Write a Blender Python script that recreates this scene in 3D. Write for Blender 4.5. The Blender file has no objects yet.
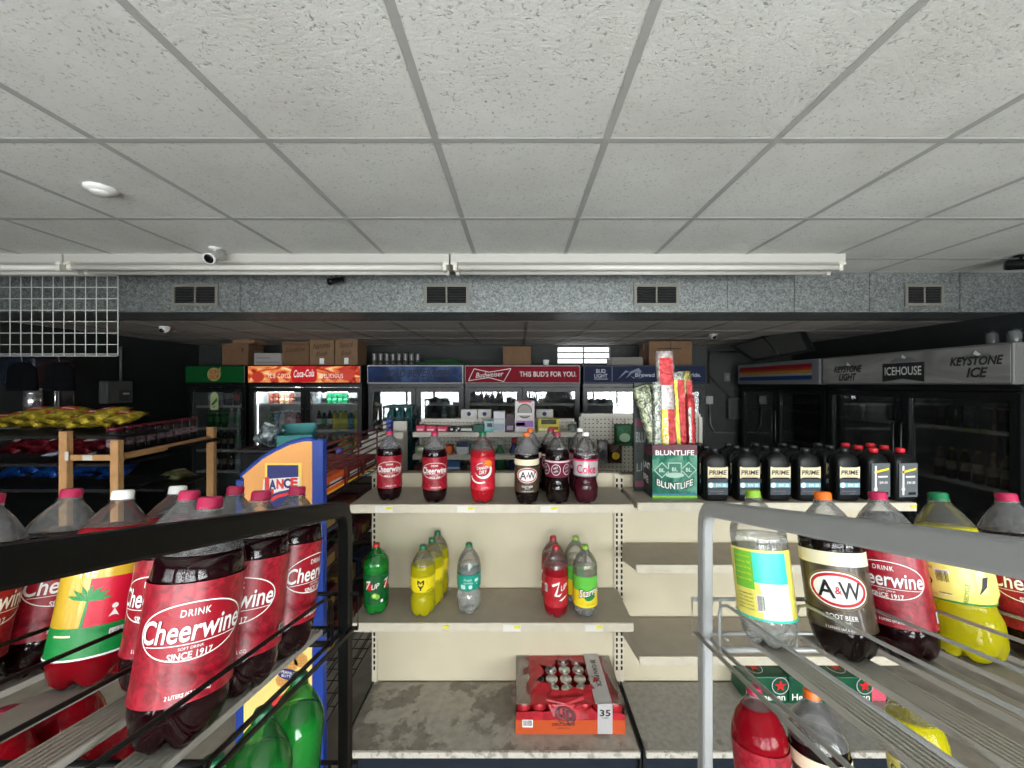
import bpy, bmesh, math, random
from mathutils import Vector, Matrix, Euler
random.seed(7)
PI = math.pi
SC = bpy.context.scene
COL = SC.collection
ZC = 1.65            # eye height
F = 385.0            # focal length in pixels of a 1024 wide frame

def P(px, py, Y):
    """a point of the photo at distance Y in front of the lens"""
    return Vector(((px-518.0)*Y/F, Y, ZC-(py-384.0)*Y/F))
def PX(px, Y): return (px-518.0)*Y/F
def PZ(py, Y): return ZC-(py-384.0)*Y/F

# ------------------------------------------------------------------ materials
MATS = {}
def lin(c):
    return tuple(((v/12.92) if v <= .04045 else ((v+.055)/1.055)**2.4) for v in c)
def rgb(r, g, b): return lin((r/255., g/255., b/255.))
def new_mat(name):
    m = bpy.data.materials.new(name); m.use_nodes = True
    m.node_tree.nodes.clear()
    return m, m.node_tree.nodes, m.node_tree.links
def mat(name, col, rough=.5, metal=0., spec=.5, coat=0., var=.0, scale=30., emit=0., bump=0., bscale=200., trans=0., ior=1.45):
    if name in MATS: return MATS[name]
    m, N, L = new_mat(name)
    out = N.new('ShaderNodeOutputMaterial'); b = N.new('ShaderNodeBsdfPrincipled')
    L.new(b.outputs[0], out.inputs[0])
    b.inputs['Base Color'].default_value = (*col, 1)
    b.inputs['Roughness'].default_value = rough
    b.inputs['Metallic'].default_value = metal
    b.inputs['Specular IOR Level'].default_value = spec
    b.inputs['Coat Weight'].default_value = coat
    b.inputs['Transmission Weight'].default_value = trans
    b.inputs['IOR'].default_value = ior
    if emit:
        b.inputs['Emission Color'].default_value = (*col, 1); b.inputs['Emission Strength'].default_value = emit
    if var or bump:
        tc = N.new('ShaderNodeTexCoord')
    if var:
        n = N.new('ShaderNodeTexNoise'); n.inputs['Scale'].default_value = scale; n.inputs['Detail'].default_value = 5
        r = N.new('ShaderNodeValToRGB')
        r.color_ramp.elements[0].position = .3; r.color_ramp.elements[1].position = .7
        r.color_ramp.elements[0].color = (*[max(0, c*(1-var)) for c in col], 1)
        r.color_ramp.elements[1].color = (*[min(1, c*(1+var)) for c in col], 1)
        L.new(tc.outputs['Object'], n.inputs['Vector']); L.new(n.outputs['Fac'], r.inputs[0]); L.new(r.outputs[0], b.inputs['Base Color'])
        if emit: L.new(r.outputs[0], b.inputs['Emission Color'])
    if bump:
        n2 = N.new('ShaderNodeTexNoise'); n2.inputs['Scale'].default_value = bscale
        bp = N.new('ShaderNodeBump'); bp.inputs['Strength'].default_value = bump; bp.inputs['Distance'].default_value = .002
        L.new(tc.outputs['Object'], n2.inputs['Vector']); L.new(n2.outputs['Fac'], bp.inputs['Height']); L.new(bp.outputs[0], b.inputs['Normal'])
    MATS[name] = m
    return m
def glassy(name, tint=(1, 1, 1), refl=.08, mist=.0, mistcol=(.8, .8, .8), rough=.02):
    """thin clear sheet: see-through, tinted, with a mirror part that grows at grazing angles and an optional mottled matt film"""
    if name in MATS: return MATS[name]
    m, N, L = new_mat(name)
    out = N.new('ShaderNodeOutputMaterial')
    t = N.new('ShaderNodeBsdfTransparent'); t.inputs[0].default_value = (*tint, 1)
    d = N.new('ShaderNodeBsdfDiffuse'); d.inputs[0].default_value = (*mistcol, 1)
    g = N.new('ShaderNodeBsdfGlossy'); g.inputs['Roughness'].default_value = rough
    f = N.new('ShaderNodeLayerWeight'); f.inputs[0].default_value = .25
    ma = N.new('ShaderNodeMath'); ma.operation = 'MULTIPLY_ADD'; ma.inputs[1].default_value = .75; ma.inputs[2].default_value = refl; ma.use_clamp = True
    L.new(f.outputs['Fresnel'], ma.inputs[0])
    m1 = N.new('ShaderNodeMixShader'); m1.inputs[0].default_value = mist
    L.new(t.outputs[0], m1.inputs[1]); L.new(d.outputs[0], m1.inputs[2])
    if mist:
        tc = N.new('ShaderNodeTexCoord'); n = N.new('ShaderNodeTexNoise'); n.inputs['Scale'].default_value = 160
        mr = N.new('ShaderNodeMapRange'); mr.inputs['From Min'].default_value = .35; mr.inputs['From Max'].default_value = .65
        mr.inputs['To Min'].default_value = mist*.6; mr.inputs['To Max'].default_value = mist*1.4
        L.new(tc.outputs['Object'], n.inputs['Vector']); L.new(n.outputs['Fac'], mr.inputs[0]); L.new(mr.outputs[0], m1.inputs[0])
    m2 = N.new('ShaderNodeMixShader'); L.new(ma.outputs[0], m2.inputs[0]); L.new(m1.outputs[0], m2.inputs[1]); L.new(g.outputs[0], m2.inputs[2])
    L.new(m2.outputs[0], out.inputs[0])
    MATS[name] = m
    return m
def clear_skin(name):
    """bottle plastic wetted by the drink behind it: it vanishes optically, the drink's own gloss shows"""
    m, N, L = new_mat(name)
    out = N.new('ShaderNodeOutputMaterial'); t = N.new('ShaderNodeBsdfTransparent'); t.inputs[0].default_value = (.985, .985, .985, 1)
    L.new(t.outputs[0], out.inputs[0]); return m
def liquid(name, col, cloud=.4, through=.75, rough=.12, ior=1.2):
    """drink seen through its bottle: part refracting, part cloudy"""
    if name in MATS: return MATS[name]
    m, N, L = new_mat(name)
    out = N.new('ShaderNodeOutputMaterial')
    r = N.new('ShaderNodeBsdfRefraction'); r.inputs['IOR'].default_value = ior; r.inputs['Roughness'].default_value = .02
    r.inputs[0].default_value = (*[c**.35*through for c in col], 1)
    d = N.new('ShaderNodeBsdfDiffuse'); d.inputs[0].default_value = (*col, 1)
    tr = N.new('ShaderNodeBsdfTranslucent'); tr.inputs[0].default_value = (*col, 1)
    a = N.new('ShaderNodeMixShader'); a.inputs[0].default_value = .5; L.new(d.outputs[0], a.inputs[1]); L.new(tr.outputs[0], a.inputs[2])
    b = N.new('ShaderNodeMixShader'); b.inputs[0].default_value = cloud; L.new(r.outputs[0], b.inputs[1]); L.new(a.outputs[0], b.inputs[2])
    g = N.new('ShaderNodeBsdfGlossy'); g.inputs['Roughness'].default_value = rough
    f = N.new('ShaderNodeFresnel'); f.inputs[0].default_value = 1.33
    c = N.new('ShaderNodeMixShader'); L.new(f.outputs[0], c.inputs[0]); L.new(b.outputs[0], c.inputs[1]); L.new(g.outputs[0], c.inputs[2])
    L.new(c.outputs[0], out.inputs[0])
    MATS[name] = m
    return m

# ------------------------------------------------------------------ mesh builder
class MB:
    def __init__(s): s.v = []; s.f = []; s.m = []; s.sm = []
    def add(s, vs, fs, mi=0, smooth=False):
        o = len(s.v); s.v += [tuple(v) for v in vs]
        for f in fs: s.f.append(tuple(i+o for i in f)); s.m.append(mi); s.sm.append(smooth)
        return s
    def box(s, x0, x1, y0, y1, z0, z1, mi=0, M=None):
        v = [Vector((x, y, z)) for z in (z0, z1) for y in (y0, y1) for x in (x0, x1)]
        if M is not None: v = [M @ p for p in v]
        return s.add(v, [(0, 2, 3, 1), (4, 5, 7, 6), (0, 1, 5, 4), (2, 6, 7, 3), (0, 4, 6, 2), (1, 3, 7, 5)], mi)
    def rbox(s, x0, x1, y0, y1, z0, z1, b=.004, mi=0, M=None, seg=2):
        bm = bmesh.new(); bmesh.ops.create_cube(bm, size=1)
        for v in bm.verts: v.co = Vector(((x0+x1)/2+v.co.x*(x1-x0), (y0+y1)/2+v.co.y*(y1-y0), (z0+z1)/2+v.co.z*(z1-z0)))
        bmesh.ops.bevel(bm, geom=bm.edges[:], offset=min(b, .49*min(x1-x0, y1-y0, z1-z0)), segments=seg, profile=.5, affect='EDGES')
        bm.verts.ensure_lookup_table(); bm.verts.index_update()
        vs = [(M @ v.co) if M is not None else v.co.copy() for v in bm.verts]
        fs = [[v.index for v in f.verts] for f in bm.faces]
        bm.free()
        return s.add(vs, fs, mi, False)
    def poly(s, pts, mi=0): return s.add(pts, [tuple(range(len(pts)))], mi)
    def prism(s, pts, off, mi=0):
        """closed outline pts (3-D, planar) pushed along off"""
        n = len(pts); off = Vector(off)
        a = [Vector(p) for p in pts]; b = [p+off for p in a]
        fs = [tuple(range(n))[::-1], tuple(range(n, 2*n))] + [(i, (i+1) % n, n+(i+1) % n, n+i) for i in range(n)]
        return s.add(a+b, fs, mi)
    def tube(s, pts, r, seg=8, mi=0, closed=False, sx=1.):
        pts = [Vector(p) for p in pts]; n = len(pts); rings = []
        up0 = None
        for i, p in enumerate(pts):
            if closed: d = pts[(i+1) % n]-pts[i-1]
            else: d = pts[min(i+1, n-1)]-pts[max(i-1, 0)]
            d.normalize()
            if up0 is None:
                up = Vector((0, 0, 1)) if abs(d.z) < .9 else Vector((1, 0, 0))
            else: up = up0
            a = d.cross(up)
            if a.length < 1e-6: a = d.cross(Vector((0, 1, 0)))
            a.normalize(); b = a.cross(d); b.normalize(); up0 = b
            rings.append([p+(a*math.cos(2*PI*k/seg)*sx+b*math.sin(2*PI*k/seg))*r for k in range(seg)])
        vs = [v for q in rings for v in q]; fs = []
        for i in range(n if closed else n-1):
            j = (i+1) % n
            for k in range(seg):
                l = (k+1) % seg
                fs.append((i*seg+k, i*seg+l, j*seg+l, j*seg+k))
        if not closed: fs += [tuple(range(seg))[::-1], tuple((n-1)*seg+k for k in range(seg))]
        return s.add(vs, fs, mi, True)
    def sweep(s, pts, hw, hh, mi=0, side=(1, 0, 0)):
        """rectangular bar along pts in the plane normal to side; hw half width along side, hh half height across"""
        side = Vector(side).normalized(); pts = [Vector(p) for p in pts]; n = len(pts); vs = []; fs = []
        for i, p in enumerate(pts):
            d1 = (pts[i]-pts[i-1]).normalized() if i else (pts[1]-pts[0]).normalized()
            d2 = (pts[i+1]-pts[i]).normalized() if i < n-1 else d1
            d = (d1+d2).normalized(); k = 1/max(.5, d.dot(d1))
            u = side.cross(d).normalized()
            c = .25
            for a, b in ((1, 1-c), (1-c, 1), (-1+c, 1), (-1, 1-c), (-1, -1+c), (-1+c, -1), (1-c, -1), (1, -1+c)):
                vs.append(p+side*hw*a+u*hh*b*k)
        for i in range(n-1):
            for q in range(8):
                r = (q+1) % 8
                fs.append((i*8+q, i*8+r, i*8+8+r, i*8+8+q))
        fs += [tuple(range(8))[::-1], tuple((n-1)*8+q for q in range(8))]
        return s.add(vs, fs, mi)
    def lathe(s, prof, seg=32, mi=0, c=(0, 0, 0), fn=None, capb=True, capt=True, M=None, smooth=True):
        vs = []; fs = []; n = len(prof)
        for (r, z) in prof:
            for k in range(seg):
                a = 2*PI*k/seg; rr, zz = (r, z) if fn is None else fn(r, z, a)
                vs.append(Vector((c[0]+rr*math.cos(a), c[1]+rr*math.sin(a), c[2]+zz)))
        if M is not None: vs = [M @ v for v in vs]
        for i in range(n-1):
            for k in range(seg):
                l = (k+1) % seg
                fs.append((i*seg+k, i*seg+l, i*seg+seg+l, i*seg+seg+k))
        if capb: fs.append(tuple(range(seg))[::-1])
        if capt: fs.append(tuple((n-1)*seg+k for k in range(seg)))
        return s.add(vs, fs, mi, smooth)
    def obj(s, name, mats, parent=None, loc=None):
        me = bpy.data.meshes.new(name); me.from_pydata(s.v, [], s.f)
        if not isinstance(mats, (list, tuple)): mats = [mats]
        for m in mats: me.materials.append(m)
        me.polygons.foreach_set('material_index', s.m)
        me.polygons.foreach_set('use_smooth', s.sm)
        me.update()
        o = bpy.data.objects.new(name, me); COL.objects.link(o)
        if parent is not None: o.parent = parent
        if loc is not None: o.location = loc
        return o

def tag(o, label=None, cat=None, group=None, kind=None):
    if label: o['label'] = label
    if cat: o['category'] = cat
    if group: o['group'] = group
    if kind: o['kind'] = kind
    return o
def thing(name, label, cat, loc=(0, 0, 0), rot=None, group=None):
    o = bpy.data.objects.new(name, None); COL.objects.link(o); o.location = loc
    o.empty_display_size = .05
    if rot is not None: o.rotation_euler = rot
    return tag(o, label, cat, group)
def struct(o): o['kind'] = 'structure'; return o
def dup(o, loc=None, rot=None, label=None, group=None, parent=None):
    c = o.copy(); COL.objects.link(c)
    if parent is not None: c.parent = parent
    if loc is not None: c.location = loc
    if rot is not None: c.rotation_euler = rot
    if label: c['label'] = label
    if group: c['group'] = group
    elif 'group' in c.keys() and parent is None and label: del c['group']
    for ch in list(o.children): dup(ch, parent=c)
    return c

# ------------------------------------------------------------------ lettering
_TX = {}
def text_geo(s, bold=0., shear=0., space=1.):
    """triangles of a line of text, one unit high capitals, centred on x, base line at y=0"""
    k = (s, bold, shear, space)
    if k in _TX: return _TX[k]
    cu = bpy.data.curves.new('t', 'FONT'); cu.body = s; cu.size = 1.; cu.align_x = 'CENTER'
    cu.shear = shear; cu.offset = bold; cu.space_character = space; cu.resolution_u = 3
    ob = bpy.data.objects.new('t', cu); COL.objects.link(ob)
    dg = bpy.context.evaluated_depsgraph_get()
    me = bpy.data.meshes.new_from_object(ob.evaluated_get(dg))
    vs = [(v.co.x/.7, v.co.y/.7) for v in me.vertices]; fs = [tuple(p.vertices) for p in me.polygons]
    if vs:
        xs = [v[0] for v in vs]; cx = (min(xs)+max(xs))/2; vs = [(x-cx, y) for x, y in vs]
    w = (max(v[0] for v in vs)-min(v[0] for v in vs)) if vs else 1
    bpy.data.objects.remove(ob); bpy.data.curves.remove(cu); bpy.data.meshes.remove(me)
    _TX[k] = (vs, fs, w)
    return _TX[k]
def fine(pts, fs, lim=.006):
    """cut the faces of flat artwork small enough to follow a round bottle"""
    bm = bmesh.new(); vs = [bm.verts.new((x, y, 0)) for x, y in pts]
    for f in fs:
        try: bm.faces.new([vs[i] for i in f])
        except ValueError: pass
    bmesh.ops.triangulate(bm, faces=[f for f in bm.faces if len(f.verts) > 4])
    for _ in range(6):
        ed = [e for e in bm.edges if abs(e.verts[0].co.x-e.verts[1].co.x) > lim]
        if not ed: break
        bmesh.ops.subdivide_edges(bm, edges=ed, cuts=1)
        bmesh.ops.triangulate(bm, faces=[f for f in bm.faces if len(f.verts) > 4])
    bm.verts.index_update(); bm.normal_update()
    out = ([(v.co.x, v.co.y) for v in bm.verts], [tuple(v.index for v in f.verts) for f in bm.faces])
    bm.free(); return out
class Flat:
    """flat artwork in u,v metres: filled shapes and lettering, later laid on a plane or wrapped round a bottle. layer lifts it."""
    def __init__(s): s.items = []
    def shape(s, pts, mi, layer=1): s.items.append(([tuple(p) for p in pts], [tuple(range(len(pts)))], mi, layer)); return s
    def rect(s, u0, u1, v0, v1, mi, layer=1, n=1):
        pts = []; fs = []
        for i in range(n+1):
            u = u0+(u1-u0)*i/n; pts += [(u, v0), (u, v1)]
        for i in range(n): fs.append((2*i, 2*i+2, 2*i+3, 2*i+1))
        s.items.append((pts, fs, mi, layer)); return s
    def ellipse(s, u, v, a, b, mi, layer=1, n=36, rot=0.):
        pts = [(u, v)]+[(u+a*math.cos(t)*math.cos(rot)-b*math.sin(t)*math.sin(rot), v+a*math.cos(t)*math.sin(rot)+b*math.sin(t)*math.cos(rot)) for t in [2*PI*k/n for k in range(n)]]
        s.items.append((pts, [(0, 1+k, 1+(k+1) % n) for k in range(n)], mi, layer)); return s
    def ring(s, u, v, a, b, w, mi, layer=1, n=40, rot=0., t0=0., t1=2*PI):
        pts = []; fs = []
        for k in range(n+1):
            t = t0+(t1-t0)*k/n
            for q in (0, w):
                x, y = (a-q)*math.cos(t), (b-q)*math.sin(t)
                pts.append((u+x*math.cos(rot)-y*math.sin(rot), v+x*math.sin(rot)+y*math.cos(rot)))
        for k in range(n): fs.append((2*k, 2*k+2, 2*k+3, 2*k+1))
        s.items.append((pts, fs, mi, layer)); return s
    def text(s, t, u, v, h, mi, layer=2, width=None, bold=0., shear=0., rot=0., slope=0., space=1., arc=0.):
        vs, fs, w = text_geo(t, bold, shear, space)
        kx = h if width is None else width/w
        pts = []
        for x, y in vs:
            a, b = x*kx, y*h
            b += slope*a - arc*a*a
            pts.append((u+a*math.cos(rot)-b*math.sin(rot), v+a*math.sin(rot)+b*math.cos(rot)))
        s.items.append((pts, fs, mi, layer)); return s
    def bars(s, u0, u1, v0, v1, mi, layer=2, n=11):
        rr = random.Random(3)
        for i in range(n):
            a = u0+(u1-u0)*i/n; s.rect(a, a+(u1-u0)/n*(.35+.35*rr.random()), v0, v1, mi, layer)
        return s
    def wrap(s, mb, r, z0, lift=.0004, ang=-PI/2, rfn=None):
        for pts, fs, mi, la in s.items:
            pts, fs = fine(pts, fs)
            vs = []
            for u, v in pts:
                rr = (rfn(z0+v) if rfn else r)+lift*la; a = ang+u/r
                vs.append((rr*math.cos(a), rr*math.sin(a), z0+v))
            mb.add(vs, fs, mi)
        return mb
    def lay(s, mb, o, eu, ev, lift=.0008):
        o = Vector(o); eu = Vector(eu).normalized(); ev = Vector(ev).normalized(); n = eu.cross(ev)
        for pts, fs, mi, la in s.items:
            mb.add([o+eu*u+ev*v+n*lift*la for u, v in pts], fs, mi)
        return mb

WHITE = mat('white ink', rgb(240, 238, 235), .5)
BLACKINK = mat('black ink', rgb(18, 18, 20), .5)
NAVYINK = mat('navy ink', rgb(25, 32, 90), .5)
REDINK = mat('red ink', rgb(200, 25, 35), .5)
YELLOWINK = mat('yellow ink', rgb(245, 215, 40), .5)
GREENINK = mat('green ink', rgb(30, 130, 60), .5)
CREAMINK = mat('cream ink', rgb(232, 222, 190), .5)
ORANGEINK = mat('orange ink', rgb(240, 130, 30), .5)
TEALINK = mat('teal ink', rgb(40, 170, 150), .5)
PINKINK = mat('pink ink', rgb(225, 60, 100), .5)
GREYINK = mat('grey ink', rgb(130, 132, 135), .5)
LIMEINK = mat('lime ink', rgb(125, 190, 60), .5)
TANINK = mat('tan ink', rgb(165, 135, 90), .5)
SILVERINK = mat('silver ink', rgb(205, 205, 210), .35, .3)
# ================================================================== room
XL, XR, YF, YB = -4.6, 3.95, -2.4, 5.55
ZT = ZC+.87          # front ceiling
ZL = ZC+.56          # lowered ceiling at the back
def ceil_mat():
    m, N, L = new_mat('mineral fibre tile')
    out = N.new('ShaderNodeOutputMaterial'); b = N.new('ShaderNodeBsdfPrincipled'); L.new(b.outputs[0], out.inputs[0])
    b.inputs['Roughness'].default_value = .95; b.inputs['Specular IOR Level'].default_value = .1
    tc = N.new('ShaderNodeTexCoord')
    n = N.new('ShaderNodeTexNoise'); n.inputs['Scale'].default_value = 105; n.inputs['Detail'].default_value = 3; n.inputs['Distortion'].default_value = .6
    r = N.new('ShaderNodeValToRGB'); e = r.color_ramp.elements
    e[0].position = .31; e[0].color = (.0, .0, .0, 1); e[1].position = .40; e[1].color = (1, 1, 1, 1)
    n2 = N.new('ShaderNodeTexNoise'); n2.inputs['Scale'].default_value = 1.3; n2.inputs['Detail'].default_value = 6; n2.inputs['Roughness'].default_value = .6
    r2 = N.new('ShaderNodeValToRGB'); e = r2.color_ramp.elements
    e[0].position = .3; e[0].color = (*rgb(200, 201, 195), 1); e[1].position = .62; e[1].color = (*rgb(218, 220, 215), 1)
    mx = N.new('ShaderNodeMix'); mx.data_type = 'RGBA'
    mx.inputs[6].default_value = (*rgb(168, 168, 163), 1)
    L.new(tc.outputs['Object'], n.inputs['Vector']); L.new(tc.outputs['Object'], n2.inputs['Vector'])
    L.new(n.outputs['Fac'], r.inputs[0]); L.new(n2.outputs['Fac'], r2.inputs[0])
    L.new(r.outputs[0], mx.inputs[0]); L.new(r2.outputs[0], mx.inputs[7]); L.new(mx.outputs[2], b.inputs['Base Color'])
    bp = N.new('ShaderNodeBump'); bp.inputs['Strength'].default_value = .55; bp.inputs['Distance'].default_value = .004
    n3 = N.new('ShaderNodeTexNoise'); n3.inputs['Scale'].default_value = 110; n3.inputs['Detail'].default_value = 2
    ad = N.new('ShaderNodeMath'); ad.operation = 'MULTIPLY_ADD'; ad.inputs[1].default_value = .5
    L.new(tc.outputs['Object'], n3.inputs['Vector']); L.new(n3.outputs['Fac'], ad.inputs[0]); L.new(r.outputs[0], ad.inputs[2])
    L.new(ad.outputs[0], bp.inputs['Height']); L.new(bp.outputs[0], b.inputs['Normal'])
    return m
def galv_mat():
    m, N, L = new_mat('galvanised sheet')
    out = N.new('ShaderNodeOutputMaterial'); b = N.new('ShaderNodeBsdfPrincipled'); L.new(b.outputs[0], out.inputs[0])
    tc = N.new('ShaderNodeTexCoord')
    v = N.new('ShaderNodeTexVoronoi'); v.inputs['Scale'].default_value = 95
    w = N.new('ShaderNodeTexNoise'); w.inputs['Scale'].default_value = 90; w.inputs['Detail'].default_value = 4
    ad = N.new('ShaderNodeMix'); ad.data_type = 'RGBA'; ad.blend_type = 'LINEAR_LIGHT'; ad.inputs[0].default_value = .025
    L.new(tc.outputs['Object'], w.inputs['Vector']); L.new(tc.outputs['Object'], ad.inputs[6]); L.new(w.outputs['Color'], ad.inputs[7]); L.new(ad.outputs[2], v.inputs['Vector'])
    r = N.new('ShaderNodeValToRGB'); e = r.color_ramp.elements
    e[0].position = .2; e[0].color = (*rgb(92, 97, 96), 1); e[1].position = .95; e[1].color = (*rgb(146, 151, 149), 1)
    s = N.new('ShaderNodeSeparateColor'); L.new(v.outputs['Color'], s.inputs[0]); L.new(s.outputs[0], r.inputs[0]); L.new(r.outputs[0], b.inputs['Base Color'])
    b.inputs['Metallic'].default_value = .55; b.inputs['Roughness'].default_value = .5
    return m
TILE = ceil_mat(); GALV = galv_mat()
GRIDM = mat('ceiling grid paint', rgb(166, 167, 163), .7, var=.05, scale=8)
WALLM = mat('dark wall paint', rgb(34, 40, 39), .7, var=.15, scale=4)
WALLR = mat('grey wall paint', rgb(54, 58, 56), .7, var=.1, scale=4)
FLOORM = mat('worn vinyl floor', rgb(150, 142, 128), .45, var=.2, scale=9)
LOWC = mat('back ceiling tile', rgb(165, 160, 152), .9, var=.08, scale=30)
BLACKTRIM = mat('black trim', rgb(22, 25, 26), .55)

struct(MB().box(XL, XR, YF, YB, -.08, 0).obj('floor', FLOORM))
struct(MB().box(XL, XR, YF, 3.42, ZT, ZT+.06).obj('ceiling', TILE))
struct(MB().box(XL, XR, 3.40, YB, ZL, ZL+.06).obj('ceiling_back', LOWC))
struct(MB().box(XL-.12, XL, YF, YB, 0, ZT).obj('wall_left', WALLM))
struct(MB().box(XR, XR+.12, YF, YB, 0, ZT).obj('wall_right', WALLM))
# back wall with its small high window
wx0, wx1, wz0, wz1 = PX(557, YB), PX(611, YB), PZ(364, YB), ZL-.015
b = MB()
b.box(XL, wx0, YB, YB+.12, 0, ZT); b.box(wx1, XR, YB, YB+.12, 0, ZT)
b.box(wx0, wx1, YB, YB+.12, 0, wz0); b.box(wx0, wx1, YB, YB+.12, wz1, ZT)
struct(b.obj('wall_back', WALLR))
w1 = MB()
fr = .018
w1.box(wx0, wx0+fr, YB+.03, YB+.07, wz0, wz1); w1.box(wx1-fr, wx1, YB+.03, YB+.07, wz0, wz1)
w1.box(wx0+fr, wx1-fr, YB+.03, YB+.07, wz0, wz0+fr); w1.box(wx0+fr, wx1-fr, YB+.03, YB+.07, wz1-fr, wz1)
w1.box((wx0+wx1)/2-.01, (wx0+wx1)/2+.01, YB+.03, YB+.07, wz0+fr, wz1-fr)
for k in (1, 2): 
    z = wz0+(wz1-wz0)*k/3; w1.box(wx0+fr, wx1-fr, YB+.045, YB+.055, z-.012, z+.012)
W1 = struct(w1.obj('window_1', mat('old steel sash', rgb(120, 116, 108), .6)))
CLEAR = glassy('window glass', (1, 1, 1), .04)
MB().box(wx0+fr, wx1-fr, YB+.06, YB+.064, wz0+fr, wz1-fr).obj('pane', CLEAR, W1)
# trim that closes the gap between lowered ceiling and front ceiling
struct(MB().box(XL, XR, 3.36, 3.40, ZL-.0, ZT).obj('trim_1', BLACKTRIM))
# T-bar grid of the front ceiling
g = MB(); hw = .0125
YROWS = [1.374+.652*k for k in range(-5, 3)]
XCOLS = [-.292+.606*k for k in range(-7, 8)]
for y in YROWS: g.box(XL, XR, y-hw, y+hw, ZT-.0015, ZT)
for x in XCOLS:
    if XL < x < XR: g.box(x-hw, x+hw, YF, 3.0, ZT-.0022, ZT)
struct(g.obj('trim_2', GRIDM))
g = MB()
for k in range(-7, 7): g.box(.08+.606*k-hw, .08+.606*k+hw, 3.42, YB, ZL-.006, ZL)
for y in (4.05, 4.7, 5.3): g.box(XL, XR, y-hw, y+hw, ZL-.005, ZL)
struct(g.obj('trim_3', mat('old grid paint', rgb(120, 117, 112), .6)))

# shop front behind the photographer: three big windows and the street's light
b = MB(); FZ0, FZ1 = .55, 2.32
WINS = [(-4.3, -1.75), (-1.35, 1.2), (1.6, 3.8)]
b.box(XL, XR, YF-.12, YF, 0, FZ0); b.box(XL, XR, YF-.12, YF, FZ1, ZT)
xs = [XL]+[v for w in WINS for v in w]+[XR]
for i in range(0, len(xs), 2): b.box(xs[i], xs[i+1], YF-.12, YF, FZ0, FZ1)
struct(b.obj('wall_front', WALLM))
for i, (a, c) in enumerate(WINS):
    f = MB(); t = .035
    f.box(a, a+t, YF-.08, YF-.03, FZ0, FZ1); f.box(c-t, c, YF-.08, YF-.03, FZ0, FZ1)
    f.box(a+t, c-t, YF-.08, YF-.03, FZ0, FZ0+t); f.box(a+t, c-t, YF-.08, YF-.03, FZ1-t, FZ1)
    for q in (1, 2):
        x = a+(c-a)*q/3; f.box(x-.025, x+.025, YF-.08, YF-.03, FZ0+t, FZ1-t)
    f.box(a+t, c-t, YF-.075, YF-.035, 1.78, 1.82)
    wo = struct(f.obj('window_%d' % (i+2), mat('aluminium sash', rgb(70, 72, 74), .4, .5)))
    MB().box(a+t, c-t, YF-.06, YF-.056, FZ0+t, FZ1-t).obj('pane', CLEAR, wo)

def area(name, loc, rot, sx, sy, power, col=(1, 1, 1), spread=None):
    l = bpy.data.lights.new(name, 'AREA'); l.shape = 'RECTANGLE'; l.size = sx; l.size_y = sy; l.energy = power; l.color = col
    if spread is not None: l.spread = spread
    o = bpy.data.objects.new(name, l); COL.objects.link(o); o.location = loc; o.rotation_euler = rot
    return o
KEY = 1.04
for (a, c), pw in zip(WINS, (42, 138, 175)):
    area('daylight', ((a+c)/2, YF-.2, (FZ0+FZ1)/2-.05), (PI/2+.38, 0, 0), c-a, FZ1-FZ0, pw*KEY, (.97, 1., 1.))
w = bpy.data.worlds.new('sky'); SC.world = w; w.use_nodes = True
bg = w.node_tree.nodes['Background']; bg.inputs[0].default_value = (.93, .97, 1, 1); bg.inputs[1].default_value = 5.5

# ================================================================== duct
duct = thing('air_duct', 'galvanised sheet metal air duct running under the white ceiling', 'air duct', (0, 3.0, ZL))
seams = [XL+.001]+[PX(p, 3.0) for p in (0, 118, 240, 303, 390, 556, 728, 795, 870, 960)]+[XR-.001]
vents = [(172, 218), (424, 469), (634, 679), (905, 944)]
for i in range(len(seams)-1):
    x0, x1 = seams[i], seams[i+1]
    MB().box(x0+.001, x1-.001, 0, .36, 0, .309).obj('duct_section', GALV, duct)
    if i: MB().box(x0-.007, x0+.007, -.008, .0, 0.002, .307).obj('seam_flange', GALV, duct)
DARKM = mat('dark void', rgb(10, 10, 11), .8)
VENTM = mat('vent frame grey', rgb(120, 120, 112), .5, .3)
for a, c in vents:
    x0, x1 = PX(a, 2.99), PX(c, 2.99); z0, z1 = PZ(306, 2.99)-ZL, PZ(284, 2.99)-ZL
    v = MB(); t = .022
    v.box(x0, x1, -.014, 0, z0, z0+t); v.box(x0, x1, -.014, 0, z1-t, z1); v.box(x0, x0+t, -.014, 0, z0+t, z1-t); v.box(x1-t, x1, -.014, 0, z0+t, z1-t)
    v.box((x0+x1)/2-.006, (x0+x1)/2+.006, -.013, 0, z0+t, z1-t)
    vo = v.obj('vent_frame', VENTM, duct)
    MB().box(x0+t, x1-t, -.004, -.001, z0+t, z1-t).obj('vent_opening', DARKM, vo)
    s = MB()
    for k in range(6):
        z = z0+t+(z1-z0-2*t)*(k+.5)/6
        M = Matrix.Translation((0, -.008, z)) @ Matrix.Rotation(.6, 4, 'X')
        s.box(x0+t, x1-t, -.006, .006, -.0012, .0012, M=M)
    s.obj('vent_slats', mat('vent slat', rgb(52, 52, 50), .5, .3), vo)

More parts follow.
